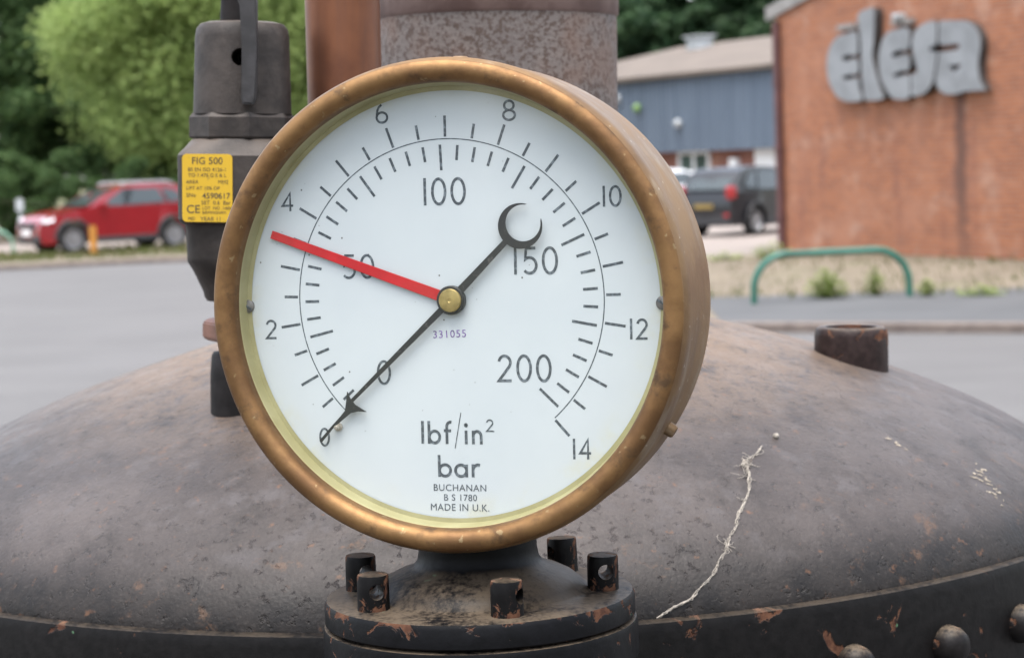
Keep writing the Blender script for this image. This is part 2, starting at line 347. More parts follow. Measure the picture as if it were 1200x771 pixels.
def off(line, d):
    out = []
    for i, p in enumerate(line):
        a = V((*line[max(0, i - 1)], 0)); b = V((*line[min(len(line) - 1, i + 1)], 0)); t = (b - a).normalized()
        out.append((p[0] + t.y * d, p[1] - t.x * d))      # to the right of travel: away from the road
    return out
KH = .11
bm = B(); o1 = off(kl_s, .15)
prof = []
for (a, b) in zip(kl_s, o1):
    prof.append([bm.verts.new((a[0], a[1], -.01)), bm.verts.new((a[0], a[1], KH - .015)), bm.verts.new((a[0] + (b[0] - a[0]) * .1, a[1] + (b[1] - a[1]) * .1, KH)), bm.verts.new((b[0], b[1], KH)), bm.verts.new((b[0], b[1], -.01))])
for a, b in zip(prof, prof[1:]):
    for k in range(4): bm.faces.new([a[k], a[k + 1], b[k + 1], b[k]])
struct(obj('kerb', bm, MT['kerb']))
# everything beyond the kerb sits KH above the road
far = [(-60, 140), (60, 140)]
sheet('verge', far[::-1] + [] + off(kl_s, .149)[:0] + [], KH, MT['gravel']) if False else None
vl = off(kl_s, .15)
sheet('verge', vl + [(-60, 140), (60, 140)], KH - .004, MT['gravel'])
# pavement strip on the right, yard by the buildings, grass strip and car park on the left
pr = [p for p in vl[:3]]; bk0 = p2(830, 358); bk1 = p2(1200, 347)
sl2 = (bk1[1] - bk0[1]) / (bk1[0] - bk0[0])
sheet('pavement', [pr[0], pr[1], pr[2], (bk0[0] - .1, bk0[1]), bk1, (60, bk1[1] + sl2 * (60 - bk1[0]))], KH, MT['pave'])
y0 = p2(830, 308); y1 = p2(918, 303)
sheet('yard', [(-1.5, y0[1] + .6), y0, (y1[0] + .4, y1[1]), (22, 40), (30, 90), (-1.5, 90)], KH, MT['yard'])
g0 = p2(0, 303); g1 = p2(215, 291)
sheet('car_park', [(-30, g0[1] - 1), g0, g1, (-3.6, g1[1] + 2.5), (-3.6, 64), (-30, 64)], KH, MT['yard'])
bm = B()
for i in range(5200):                                       # short rough grass along the left strip
    t = random.random(); u = random.random()
    x = -16 + 12 * t; ye = kl0[1] + slope_l * (x - kl0[0]) + .5; yb = g0[1] + (g1[1] - g0[1]) / (g1[0] - g0[0]) * (x - g0[0])
    if x < -7.4 and random.random() < .35: continue
    y = ye + .9 + (yb - ye - .6) * u; h = random.uniform(.05, .16); a = random.random() * 6.28; w = random.uniform(.02, .05)
    dx, dy = cos(a) * w, sin(a) * w; l = random.uniform(-.05, .05)
    bm.faces.new([bm.verts.new((x - dx, y - dy, KH - .01)), bm.verts.new((x + dx, y + dy, KH - .01)), bm.verts.new((x + l, y + l, KH + h))])
for i in range(1000):                                       # sparse dry tufts on the gravel by the wall and the kerb
    px_ = random.uniform(835, 1230); py_ = random.choice([random.gauss(304, 4), random.gauss(347, 4), random.uniform(305, 350)])
    if random.random() < .6: px_ = 835 + 30 * round((px_ - 835) / 30) + random.gauss(0, 7)
    if py_ > 352 - (px_ - 840) * .024 or py_ < 302: continue
    q = atz(px_, py_, KH); h = random.uniform(.03, .13); a = random.random() * 6.28; w = random.uniform(.008, .02)
    bm.faces.new([bm.verts.new((q.x - cos(a) * w, q.y - sin(a) * w, KH - .01)), bm.verts.new((q.x + cos(a) * w, q.y + sin(a) * w, KH - .01)), bm.verts.new((q.x + random.gauss(0, .03), q.y, KH + h))])
g = raw('grass', bm, MT['dryweed']); g['kind'] = 'stuff'; 

# ============================================================ TREES
def crown_bm(rx, ry, rz, n, ls, clumps, flat=.0, seed=1):
    rg = random.Random(seed); bm = B()
    cl = []
    for i in range(clumps):
        while True:
            p = V((rg.uniform(-1, 1), rg.uniform(-1, 1), rg.uniform(-1, 1)))
            if .25 < p.length < 1: break
        cl.append((V((p.x * rx, p.y * ry, p.z * rz)), rg.uniform(.16, .34) * min(rx, rz)))
    for i in range(n):
        c, r = cl[rg.randrange(clumps)]
        d = V((rg.gauss(0, 1), rg.gauss(0, 1), rg.gauss(0, 1))).normalized() * r * (rg.random() ** .45)
        d.z *= .75; p = c + d
        nrm = (d.normalized() * .6 + V((rg.gauss(0, .6), rg.gauss(0, .6), rg.gauss(.4, .6)))).normalized()
        a = nrm.orthogonal().normalized(); b = nrm.cross(a); th = rg.random() * 6.28
        a, b = a * cos(th) + b * sin(th), b * cos(th) - a * sin(th); s = ls * rg.uniform(.6, 1.4)
        vs = [bm.verts.new(p + a * s), bm.verts.new(p + b * s * .5), bm.verts.new(p - a * s), bm.verts.new(p - b * s * .5)]
        bm.faces.new(vs)
    return bm, cl
def tree(name, label, loc, h, rx, rz, cz, n, ls, m, clumps=60, seed=1, cat='tree', group=None, tr=.18):
    t = thing(name, label, cat, loc, group)
    bm, cl = crown_bm(rx, rx * .85, rz, n, ls, clumps, seed=seed)
    for v in bm.verts:
        v.co.z += cz
        if v.co.z < .05: v.co.z = .05 + random.random() * .1
    raw('crown', bm, m, t)
    b2 = B(); rg = random.Random(seed + 5)
    tube(b2, [(0, 0, -.1), (rg.uniform(-.1, .1), 0, cz * .4), (rg.uniform(-.2, .2), .1, cz), (0, 0, cz + rz * .6)], [tr, tr * .8, tr * .6, tr * .2], 10)
    for c, r in cl[:14]:
        z0 = max(.4, min(cz + c.z * .3, cz + rz * .3)) * .8; e = V((c.x, c.y, cz + c.z))
        tube(b2, [(0, 0, z0), (e * .5 + V((0, 0, z0 * .4))), e], [tr * .4, tr * .22, tr * .06], 6)
    raw('trunk', b2, MT['bark'], t, 1.0)
    return t
c = at(266, 80, 66); tree('broadleaf_tree', 'bright yellow-green leafy tree standing behind the red car and the safety valve', (c.x, 66, KH), 10, 5.1, 5.0, 6.7, 120000, .095, MT['leaf_bright'], 330, 3)
c = at(20, 90, 73); tree('broadleaf_tree', 'dark green tree at the left edge of the photo, beside the bright yellow-green tree', (c.x - .5, 73, KH), 11, 3.7, 5.5, 6.0, 50000, .12, MT['leaf_dark'], 90, 8)
c = at(110, 90, 80); tree('broadleaf_tree', 'tall dark tree looming behind the bright tree, its top filling the upper left', (c.x, 80, KH), 13, 5.0, 6.9, 7.6, 60000, .13, MT['leaf_mid'], 90, 12)
c = at(345, 60, 84); tree('broadleaf_tree', 'mid green tree showing in the gap between the valve and the copper pipe', (c.x, 84, KH), 12, 4.8, 6.4, 7.0, 50000, .13, MT['leaf_mid'], 80, 17)
c = at(125, 215, 66); tree('hedge_shrub', 'low dark hedge behind the red car, under the bright tree', (c.x, 66, KH), 3, 5.8, 1.5, 1.3, 40000, .08, MT['leaf_dark'], 90, 23, 'hedge', None, .05)
c = at(0, 220, 65); tree('hedge_shrub', 'dark bush at the left edge behind the grey signpost', (c.x - 1.4, 65, KH), 3, 2.4, 1.7, 1.4, 20000, .08, MT['leaf_dark'], 50, 29, 'bush', None, .05)
# far wood on the slope behind the grey building
bm = B(); rg = random.Random(41)
spots = [(-16 + i * 2.7 + rg.uniform(-1, 1), 118 + rg.uniform(-6, 10), 11000) for i in range(18)] + [(-14 + i * 3.4, 134 + rg.uniform(-3, 3), 7000) for i in range(15)]
spots += [(48 * sin(R_(a)), 48 * cos(R_(a)), 1500) for a in range(100, 262, 9)]      # unseen trees added behind the camera to darken reflections in the metal
for i, (x, y, nl) in enumerate(spots):
    s = rg.uniform(.85, 1.2)
    cb, cl = crown_bm(3.6 * s, 3.2 * s, 8.5 * s, nl, .27 if nl > 2000 else .6, 70, seed=50 + i)
    vm = {}
    for f in cb.faces:
        bm.faces.new([bm.verts.new(v.co + V((x, y, 7.6 * s))) for v in f.verts])
    cb.free()
    tube(bm, [(x, y, 0), (x, y, 9)], [.3, .1], 6)
wd = raw('woodland_and_added_trees', bm, MT['leaf_far']); wd['kind'] = 'stuff'

# ============================================================ BRICK BUILDING with lettering
wl, wr = atz(917, 293, KH), atz(1200, 305, KH)
ud = V((wr.x - wl.x, wr.y - wl.y, 0)).normalized(); ud_n = V((ud.y, -ud.x, 0))       # normal towards the camera side
if ud_n.dot(CAM - wl) < 0: ud_n = -ud_n
bd = -ud_n
def wallframe(o, u, n):            # local X along wall, local Y into the building, local Z up
    return M(((u.x, -n.x, 0, o.x), (u.y, -n.y, 0, o.y), (0, 0, 1, o.z), (0, 0, 0, 1)))
bb = thing('brick_building', 'orange brick end wall with large grey letters mounted high on it', 'building')
bb.matrix_world = WF = wallframe(wl, ud, ud_n)
LW = 17.0; DP = 24.0; EH = (WF.inverted() @ atp(912, 16, wl, ud_n)).z; AP = EH + LW / 2 * .2
_q = WF.inverted() @ atp(1124, 106, wl, ud_n)
MT['brick'] = MT['_brick']('orange_brick', (.31, .108, .046), (.21, .072, .035), (.23, .155, .11), (_q.x, _q.z))
gable = [(0, 0), (LW, 0), (LW, EH), (LW / 2, AP), (0, EH)]
bm = B(); prism(bm, gable, 0, .3, lambda x, y, z: V((x, z, y))); obj('gable_wall', bm, MT['brick'], bb)
bm = B(); box(bm, (.15, DP / 2 + .3, EH / 2), (.3, DP, EH - .004)); box(bm, (LW - .15, DP / 2 + .3, EH / 2), (.3, DP, EH - .004)); obj('side_wall', bm, MT['brick'], bb)
bm = B()
rp = [(-.25, EH - .02), (LW / 2, AP + .05), (LW + .25, EH - .02), (LW + .25, EH + .12), (LW / 2, AP + .19), (-.25, EH + .12)]
prism(bm, rp, -.02, DP + .4, lambda x, y, z: V((x, z, y))); obj('roof', bm, MT['roof'], bb)
bm = B()
for sx in (0, 1):
    q = [(-.28, EH - .12), (LW / 2, AP - .04), (LW / 2, AP + .21), (-.28, EH + .13)]
    if sx: q = [(LW - x, y) for x, y in q]
    prism(bm, q, -.06, -.022, lambda x, y, z: V((x, z, y)))
obj('barge_board', bm, MT['trim'], bb)
bm = B(); box(bm, (-.12, .35, EH + .03), (.32, .8, .18), bev=.03); tube(bm, [(-.30, .1, EH), (-.30, DP, EH)], .07, 8); obj('gutter', bm, MT['zinc'], bb)
def lx(px, py):                    # photo survey point -> wall-local (x along, z up)
    q = WF.inverted() @ atp(px, py, wl, ud_n); return q.x, q.z
x1 = .10
bm = B(); tube(bm, [(x1, -.07, -.02), (x1, -.07, EH - .16)], .075, 12)
for z in (.6, 1.9, 3.1): tube(bm, [(x1, -.07, z), (x1, -.07, z + .07)], .095, 12)
obj('drainpipe', bm, MT['drain'], bb, .6)
# lettering: thick grey letters standing off the wall (outlines surveyed in photo pixels, built as wall-local shapes)
def zz(pts): return [(960 + x / 5.714, 5 + y / 5.714) for x, y in pts]
LET = [
 (.17, [(50, 430), (55, 340), (85, 260), (130, 215), (180, 200), (248, 190), (254, 335), (190, 340), (156, 356), (165, 380), (200, 377), (256, 368), (258, 465), (200, 472), (156, 488), (168, 506), (205, 505), (260, 495), (266, 560), (284, 610), (280, 645), (200, 655), (130, 630), (80, 560), (58, 500)]),
 (.20, [(254, 95), (272, 55), (310, 35), (365, 32), (368, 150), (362, 260), (355, 350), (375, 450), (408, 560), (428, 610), (420, 638), (314, 645), (300, 600), (284, 480), (280, 330), (272, 200)]),
 (.17, [(400, 430), (400, 330), (420, 250), (458, 190), (510, 172), (598, 165), (598, 300), (530, 310), (486, 335), (492, 357), (530, 350), (598, 340), (601, 436), (540, 450), (496, 472), (505, 490), (550, 485), (603, 474), (606, 560), (601, 625), (560, 640), (490, 630), (446, 570), (412, 500)]),
 (.20, [(622, 240), (652, 170), (702, 130), (782, 122), (782, 266), (758, 280), (736, 300), (748, 319), (786, 322), (780, 400), (762, 510), (738, 560), (700, 600), (620, 615), (618, 540), (616, 480), (652, 455), (652, 420), (637, 370), (624, 300)]),
 (.17, [(803, 125), (900, 110), (980, 115), (1040, 150), (1075, 220), (1078, 300), (1065, 400), (1075, 500), (1100, 560), (1108, 578), (970, 585), (930, 600), (850, 605), (800, 570), (774, 500), (781, 400), (798, 330), (860, 316), (928, 302), (928, 266), (803, 268)]),
]
HOLE = [(862, 412), (960, 402), (906, 455)]
sg = thing('wall_sign', 'large grey metal letters reading elesa fixed to the orange brick wall', 'sign')
sg.matrix_world = WF
def fx_(px, py, dp):
    q = WF.inverted() @ atp(px, py, wl + ud_n * dp, ud_n); return q.x, q.z
for k, (dp, poly) in enumerate(LET):
    pts = [fx_(*q, dp) for q in zz(poly)]
    pts = [tuple(v)[:2] for v in catmull([(*p, 0) for p in pts], 3)]
    loops = [pts] + ([[fx_(*q, dp) for q in zz(HOLE)]] if k == 4 else [])
    bm = B(); es = []
    rings = []
    for lp in loops:
        a = [bm.verts.new((x, -dp, z)) for x, z in lp]; b = [bm.verts.new((x, -.03, z)) for x, z in lp]; rings.append((a, b))
        es += [bm.edges.new((a[i], a[(i + 1) % len(a)])) for i in range(len(a))]
    bmesh.ops.triangle_fill(bm, use_beauty=True, edges=es)
    for f in bm.faces: f.material_index = 0
    for a, b in rings:
        n_ = len(a)
        for i in range(n_): bm.faces.new([a[i], b[i], b[(i + 1) % n_], a[(i + 1) % n_]]).material_index = 1
    obj('letter', bm, [MT['signmetal'], MT['signside']], sg)
for px, py in ((999, 32), (1063, 26)):                       # small brackets seen above the letters
    x, z = lx(px, py); bm = B(); box(bm, (x, -.09, z), (.55, .14, .10), bev=.01); obj('bracket', bm, MT['trim'], sg)
x, z = lx(1063, 24); bm = B(); box(bm, (x, -.17, z + .07), (.22, .16, .09), bev=.02); obj('floodlight', bm, MT['zinc'], sg)

# ============================================================ GREY CLAD BUILDING
ga, gb = at(722, 180, 80), at(908, 176, 71); ga.z = gb.z = KH
gu = (gb - ga).normalized(); gn = V((gu.y, -gu.x, 0)); gn = gn if gn.dot(CAM - ga) > 0 else -gn
gbld = thing('clad_building', 'low workshop with blue-grey ribbed cladding above red brick and a beige roof', 'building')
g_org = ga - gu * 9; gbld.matrix_world = GF = wallframe(g_org, gu, gn)
def gx(px, py):
    q = GF.inverted() @ atp(px, py, ga, gn); return q.x, q.z
GL = 30; CB = gx(800, 178)[1]; CT = gx(800, 91)[1]
bm = B(); box(bm, (GL / 2, 4, CB / 2), (GL, 7.4, CB)); obj('brick_wall', bm, MT['darkbrick'], gbld)
bm = B(); box(bm, (GL / 2, 4, (CB + CT) / 2), (GL + .3, 8.2, CT - CB)); obj('cladding', bm, MT['clad'], gbld)
bm = B(); RZ = CT + 1.75
prism(bm, [(-.3, CT + .01), (9.0, RZ), (18.3, CT + .01), (18.3, CT + .16), (9, RZ + .15), (-.3, CT + .16)], -.3, GL + .3, lambda x, y, z: V((z, x, y))); obj('roof', bm, MT['roof'], gbld)
bm = B(); prism(bm, [(0, CB), (18, CB), (18, CT), (9, RZ - .01), (0, CT)], .05, .25, lambda x, y, z: V((z, x, y))); obj('gable_wall', bm, MT['clad'], gbld)
q = GF.inverted() @ atp(820, 60, ga - gn * 7.4, gn); bm = B(); box(bm, (q.x, 7.4, CT + 1.75 * 7.4 / 9 + .32), (.8, .8, .6), bev=.08); box(bm, (q.x, 7.4, CT + 1.75 * 7.4 / 9 + .64), (1.0, 1.0, .08)); obj('roof_vent', bm, MT['zinc'], gbld)
def gwin(pxa, pya, pxb, pyb, mull=1, name='window'):
    xa, za = gx(pxa, pya); xb, zb = gx(pxb, pyb); f = B(); w = .12
    for xx in [xa, xb] + [xa + (xb - xa) * (k + 1) / (mull + 1) for k in range(mull)]: box(f, (xx, .27, (za + zb) / 2), (w, .12, za - zb))
    for z_ in (za, zb): box(f, ((xa + xb) / 2, .268, z_), (xb - xa + w, .13, w))
    fr = obj(name, f, MT['white'], gbld)
    b2 = B(); box(b2, ((xa + xb) / 2, .285, (za + zb) / 2), (xb - xa, .03, za - zb)); obj('pane', b2, MT['winglass'], fr)
    return xa, xb, zb
xa, xb, zb_ = gwin(789, 180, 824, 206, 1)
bm = B(); box(bm, ((xa + xb) / 2, .12, zb_ - .16), (xb - xa + .3, .4, .3)); obj('sill', bm, MT['white'], gbld)
xa, za = gx(878, 171); xb, zb2 = gx(902, 200); bm = B(); box(bm, ((xa + xb) / 2, .26, za / 2), (xb - xa, .12, za), bev=.01); obj('door', bm, MT['white'], gbld)
xm, zm = gx(855, 193); bm = B(); box(bm, (xm, .2, zm), (.42, .22, .42), bev=.04); obj('meter_box', bm, MT['white'], gbld)
for (px, py, m, lab) in ((729, 116, 'zinc', 'round pale lamp on the grey cladding beside the rusty chimney'), (752, 127, 'limegreen', 'round green lamp on the grey cladding'), (800, 145, 'zinc', 'round pale lamp low on the grey cladding above the white window')):
    x, z = gx(px, py); bm = B(); lathe(bm, [(0, .26), (.09, .24), (.15, .17), (.165, .10), (.165, .06), (.10, .05), (.10, 0)], 20, True)
    o = obj('wall_lamp', bm, MT[m], None, 1.0); o.matrix_world = GF @ M.Translation((x, -.1, z)) @ M.Rotation(pi / 2, 4, 'X'); tag(o, lab, 'lamp', 'round lamps on the grey cladding')

# ============================================================ CARS
def make_car(name, label, paint, loc, heading, roofrails=True, rear_plate='plate', H=1.62, L=4.35, Wd=1.82, wb=2.6, tail=.93):
    t = thing(name, label, 'car', loc, None, (0, 0, heading))      # local +X = forward, origin at ground mid-wheelbase
    hw = Wd / 2; xf, xr = L * .47, -L * .53 + .08; fx, rx = wb / 2, -wb / 2; wr_ = .345
    def arch(cx, r): return [(cx + r * cos(a), max(.24, .36 + r * sin(a))) for a in [pi + i * pi / 12 for i in range(13)]][::-1] if False else [(cx + r * cos(a), .36 + r * sin(a)) for a in [i * pi / 12 for i in range(13)]]
    ar = wr_ + .06
    low = [(xf - .06, .24)]
    up_ = [(xf, .42), (xf + .02, .62), (xf - .04, .78), (xf - .22, .90), (xf - .6, .98), (fx - .15, 1.03), (fx - .55, 1.07), (0, 1.06), (rx + .3, 1.08), (xr + .25, 1.08), (xr + .06, 1.04), (xr - .02, .80), (xr + .0, .58), (xr + .05, .36), (xr + .1, .26)]
    bottom = [(rx - ar - .02, .26)] + [(x, z) for x, z in arch(rx, ar)][::-1] + [(rx + ar + .02, .24), (fx - ar - .02, .24)] + [(x, z) for x, z in arch(fx, ar)][::-1] + [(fx + ar + .02, .24)]
    poly = low + up_ + bottom
    def wid(x, z):
        w = hw
        if x > fx: w -= .22 * ((x - fx) / (xf - fx)) ** 2.2
        if x < rx: w -= .14 * ((rx - x) / (rx - xr)) ** 2.2
        if z > .82: w -= (z - .82) * .12
        if z < .45: w -= (.45 - z) * .12
        return w
    bm = B(); Lf = [bm.verts.new((x, wid(x, z), z)) for x, z in poly]; Rt = [bm.verts.new((x, -wid(x, z), z)) for x, z in poly]
    Mid = [bm.verts.new((x + (.05 if x > fx else (-.03 if x < rx and z > .3 else 0)), 0, z + (.02 if z > .85 else 0))) for x, z in poly]
    n = len(poly)
    for k in range(n):
        j = (k + 1) % n; bm.faces.new([Lf[k], Mid[k], Mid[j], Lf[j]]); bm.faces.new([Mid[k], Rt[k], Rt[j], Mid[j]])
    fl = [bm.faces.new(Lf), bm.faces.new(Rt[::-1])]; bmesh.ops.triangulate(bm, faces=fl)
    obj('body', bm, MT[paint], t, .6)
    # cabin
    zr = H - (.05 if roofrails else 0)
    cab = [(fx - .35, 1.03), (fx - .86, 1.33), (fx - 1.3, zr - .07), (fx - 1.75, zr), (rx + .3, zr - .01), (rx - .28, zr - .06), (rx - .58, 1.36), (xr + .10, 1.05)]
    def cw(x, z): return wid(x, 1.0) - .015 - max(0, z - 1.04) * .30
    cc = [(v.x, v.y) for v in catmull([(x, z, 0) for x, z in cab], 4, False)]
    bm = B(); Lf = [bm.verts.new((x, cw(x, z), z)) for x, z in cc]; Rt = [bm.verts.new((x, -cw(x, z), z)) for x, z in cc]; Mid = [bm.verts.new((x + (.06 if x > 0 else -.03) * (z < zr - .08), 0, z + (.025 if z > 1.45 else 0))) for x, z in cc]
    for k in range(len(cc) - 1):
        bm.faces.new([Lf[k], Mid[k], Mid[k + 1], Lf[k + 1]]); bm.faces.new([Mid[k], Rt[k], Rt[k + 1], Mid[k + 1]])
    fl = [bm.faces.new(Lf), bm.faces.new(Rt[::-1])]; bmesh.ops.triangulate(bm, faces=fl)
    obj('cabin', bm, MT[paint], t, .7)
    sidewins = [[(fx - .74, 1.10), (fx - 1.28, zr - .15), (fx - 1.65, zr - .10), (-.12, zr - .10), (-.12, 1.10)], [(-.04, 1.10), (-.04, zr - .10), (rx + .35, zr - .11), (rx + .18, 1.12)], [(rx + .10, 1.13), (rx + .26, zr - .12), (rx - .05, zr - .16), (rx - .36, 1.2)]]
    for s in (1, -1):
        for wv in sidewins:
            bm = B(); vs = [bm.verts.new((x, s * (cw(x, z) + .004), z)) for x, z in wv]; v2 = [bm.verts.new((x, s * (cw(x, z) - .012), z)) for x, z in wv]
            f = [bm.faces.new(vs)]
            for k in range(len(vs)): bm.faces.new([vs[k], vs[(k + 1) % len(vs)], v2[(k + 1) % len(vs)], v2[k]])
            bmesh.ops.triangulate(bm, faces=f); obj('side_window', bm, MT['carglass'], t)
    def screen(nm, x0, z0, x1, z1, mg):
        bm = B(); g = []
        for i in range(5):
            a = i / 4; x = x0 + (x1 - x0) * a; z = z0 + (z1 - z0) * a; w = cw(x, z) - mg; dx = .035 if x0 > 0 else -.035
            g.append([bm.verts.new((x + dx + (.05 if x0 > 0 else -.02) * (1 - (k / 3 - 1) ** 2) + .02 * (x0 > 0), w * (k / 3 - 1), z + .02)) for k in range(7)])
        for A, C in zip(g, g[1:]):
            for k in range(6): bm.faces.new([A[k], A[k + 1], C[k + 1], C[k]])
        obj(nm, bm, MT['carglass'], t, 3.2)
    screen('windscreen', fx - .44, 1.08, fx - 1.24, zr - .10, .09)
    screen('rear_window', xr + .12, 1.12, rx - .36, zr - .13, .13)
    bm = B()
    for s in (1, -1):
        box(bm, ((fx + rx) / 2, s * (hw - .015), .30), (wb - 2 * ar, .05, .14), bev=.02)
        for cx in (fx, rx):
            pts = [(cx + (ar + .03) * cos(a), s * (wid(cx, .5) + .006), .36 + (ar + .03) * sin(a)) for a in [i * pi / 14 for i in range(15)]]; tube(bm, pts, .04, 6)
    box(bm, (xf - .05, 0, .36), (.16, Wd * .72, .22), bev=.05); box(bm, (xr + .07, 0, .40), (.16, Wd * .82, .28), bev=.05)
    obj('lower_trim', bm, MT['cladplastic'], t)
    bm = B(); box(bm, (xf + .02, 0, .66), (.08, .95, .20), bev=.03); obj('grille', bm, MT['cladplastic'], t)
    bm = B(); box(bm, (xf + .065, 0, .52), (.03, .52, .12), bev=.004); obj('front_plate', bm, MT['white'], t)
    bm = B(); box(bm, (xr - .045, 0, .74), (.03, .54, .12), bev=.004); obj('rear_plate', bm, MT[rear_plate], t)
    for s in (1, -1):
        bm = B(); vs = [(xf - .02, .60, .80), (xf - .06, .72, .84), (xf - .34, .80, .93), (xf - .30, .86, .78), (xf - .08, .75, .74)]
        a = [bm.verts.new((x + .015, s * y * hw / .91 , z)) for x, y, z in vs]; b = [bm.verts.new((x - .06, s * (y - .08) * hw / .91, z)) for x, y, z in vs]; bm.faces.new(a)
        for k in range(5): bm.faces.new([a[k], a[(k + 1) % 5], b[(k + 1) % 5], b[k]])
        obj('headlight', bm, MT['lampglass'], t)
        bm = B(); box(bm, (xr + .07, s * (wid(xr, .9) - .03), tail), (.26, .22, .34), bev=.09); obj('tail_light', bm, MT['taillamp'], t)
        bm = B(); box(bm, (xr + .0, s * (wid(xr, .5) - .14), .52), (.06, .16, .09), bev=.02); obj('reflector', bm, MT['taillamp'], t)
        bm = B(); box(bm, (fx - .78, s * (hw + .08), 1.12), (.12, .2, .15), bev=.04); obj('mirror', bm, MT[paint], t)
        if roofrails:
            bm = B(); tube(bm, [(fx - 1.35, s * (cw(0, zr) - .05), zr - .0), (fx - 1.45, s * (cw(0, zr) - .05), zr + .035), (rx + .05, s * (cw(0, zr) - .05), zr + .035), (rx - .1, s * (cw(0, zr) - .05), zr - .02)], .028, 8); obj('roof_rail', bm, MT['silver'], t)
        for cx in (fx, rx):
            w = thing('wheel', '', '', (cx, s * (hw - .12), wr_)); del w['label']; del w['category']; w.parent = t; w.rotation_euler = (-s * pi / 2, 0, 0)
            bm = B(); lathe(bm, [(.235, -.10), (.30, -.11), (.335, -.09), (.345, -.05), (.345, .05), (.335, .09), (.30, .11), (.235, .10)], 36, False); obj('tyre', bm, MT['tyre'], w, .8)
            bm = B(); lathe(bm, [(.238, .095), (.225, .06), (.20, .02), (0, .0)], 36, False)
            lathe(bm, [(.0, .085), (.05, .08), (.055, .03)], 16, False)
            for k in range(5):
                a = 2 * pi * k / 5; mt = M.Rotation(a, 4, 'Z'); box(bm, (.14, 0, .055), (.19, .06, .035), mt)
            obj('rim', bm, MT['rim'], w, .6)
    return t
# red car: survey points of its wheels on the ground
fwp, rwp = atz(85, 292, KH), None
fc = at(91, 280, 53.5); rc_dir = V((cos(R_(34)), sin(R_(34)), 0))
midc = V((fc.x, 53.2, KH)) + rc_dir * 1.3
hd = atan2(-rc_dir.y, -rc_dir.x)
side = V((-sin(hd), cos(hd), 0)); midc += (side if side.y > 0 else -side) * .85
make_car('parked_car', 'red crossover car with silver roof rails parked under the trees', 'redpaint', midc, hd, True, H=1.62).scale = (1.06, 1.06, 1.06)
rc = at(882, 262, 48.7); hb = R_(50); dirb = V((cos(hb), sin(hb), 0)); sideb = V((-sin(hb), cos(hb), 0))
make_car('parked_car', 'dark estate car seen from behind, half hidden by the brick wall corner', 'blackpaint', V((rc.x, 48.2, KH)) + dirb * 1.3 + sideb * .85, hb, False, H=1.66, L=4.3, tail=1.06).scale = (.93, .93, .93)
wc = at(795, 250, 57); make_car('parked_car', 'white car parked just behind the dark car, mostly hidden by the gauge', 'whitepaint', V((wc.x - .4, 57, KH)) + dirb * 1.0 + sideb * .6, hb, False, H=1.5)

# ============================================================ STREET FURNITURE AND WEEDS
def hoop(label, a, b, h, r, m):
    a = V(a); b = V(b); d = b - a; L = d.length; rad = min(h * .72, L * .3); pts = [a - V((0, 0, .1)), a + V((0, 0, h - rad))]
    u = d.normalized()
    for i in range(1, 9): t = i / 9 * pi / 2; pts.append(a + u * (rad - rad * cos(t)) + V((0, 0, h - rad + rad * sin(t))))
    pts += [a + u * rad + V((0, 0, h)), b - u * rad + V((0, 0, h))]
    for i in range(1, 9): t = pi / 2 - i / 9 * pi / 2; pts.append(b - u * (rad - rad * cos(t)) + V((0, 0, h - rad + rad * sin(t))))
    pts += [b + V((0, 0, h - rad)), b - V((0, 0, .1))]
    bm = B(); tube(bm, pts, r, 12); o = raw('hoop_rail', bm, MT[m], None, 1.0); return tag(o, label, 'guard rail', 'low green hoop rails')
ha, hb_ = atz(884, 356, KH), atz(1066, 347, KH)
hoop('green tubular hoop rail between the pavement and the brick wall', ha, hb_, .60, .043, 'green')
h2 = atz(16, 297, KH); hoop('faded green hoop rail at the left edge in front of the red car', h2 - V((1.7, 0, 0)), h2, .60, .035, 'palegreen')
q = atz(110, 300, KH); bm = B(); tube(bm, [(q.x, q.y, KH - .05), (q.x + .01, q.y, KH + .72)], .085, 12)
tag(raw('marker_post', bm, MT['orange'], None, .6), 'short orange post in the grass beside the red car front wheel', 'post')
q = at(24, 250, 62); t = thing('signpost', 'small grey sign on a thin post behind the red car bonnet', 'sign', (q.x, 62, KH))
bm = B(); tube(bm, [(0, 0, -.1), (0, 0, 1.35)], .035, 8); obj('post', bm, MT['zinc'], t, .8)
bm = B(); box(bm, (0, -.045, 1.15), (.22, .03, .34), bev=.008); obj('sign_plate', bm, MT['zinc'], t)
def weed(label, px, py, h, w, n, cat='weed'):
    p = atz(px, py, KH); rg = random.Random(int(px)); bm = B()
    for i in range(n):
        a = rg.random() * 6.28; r = rg.random() ** .8 * w * 1.5; hh = h * rg.uniform(.15, 1.1) * (1 - .35 * r / w); c = V((cos(a) * r, sin(a) * r, hh)); base = V((cos(a) * r * .25, sin(a) * r * .25, 0))
        s = rg.uniform(.015, .04); th = rg.random() * 3.14; d = V((cos(th), sin(th), rg.uniform(-.2, .6))).normalized() * s * 1.6; e = V((-sin(th), cos(th), 0)) * s * .6
        bm.faces.new([bm.verts.new(c - d), bm.verts.new(c + e), bm.verts.new(c + d), bm.verts.new(c - e)])
        if i % 5 == 0: tube(bm, [base, c], [.006, .004], 4, False)
    o = raw('weed', bm, MT['weed'], None); o.location = p; tag(o, label, cat, 'weeds by the brick wall'); return o
weed('bushy green weed growing under the middle of the green hoop rail', 968, 349, .36, .19, 420)
weed('tall thin weed growing inside the right half of the hoop rail', 1026, 346, .40, .10, 150)
weed('small weed just right of the hoop rail', 1086, 347, .24, .08, 110)
weed('upright weed at the foot of the brick wall below the middle drainpipe', 1117, 300, .42, .10, 150)
weed('weed at the foot of the brick wall by the right edge', 1192, 301, .34, .10, 130)
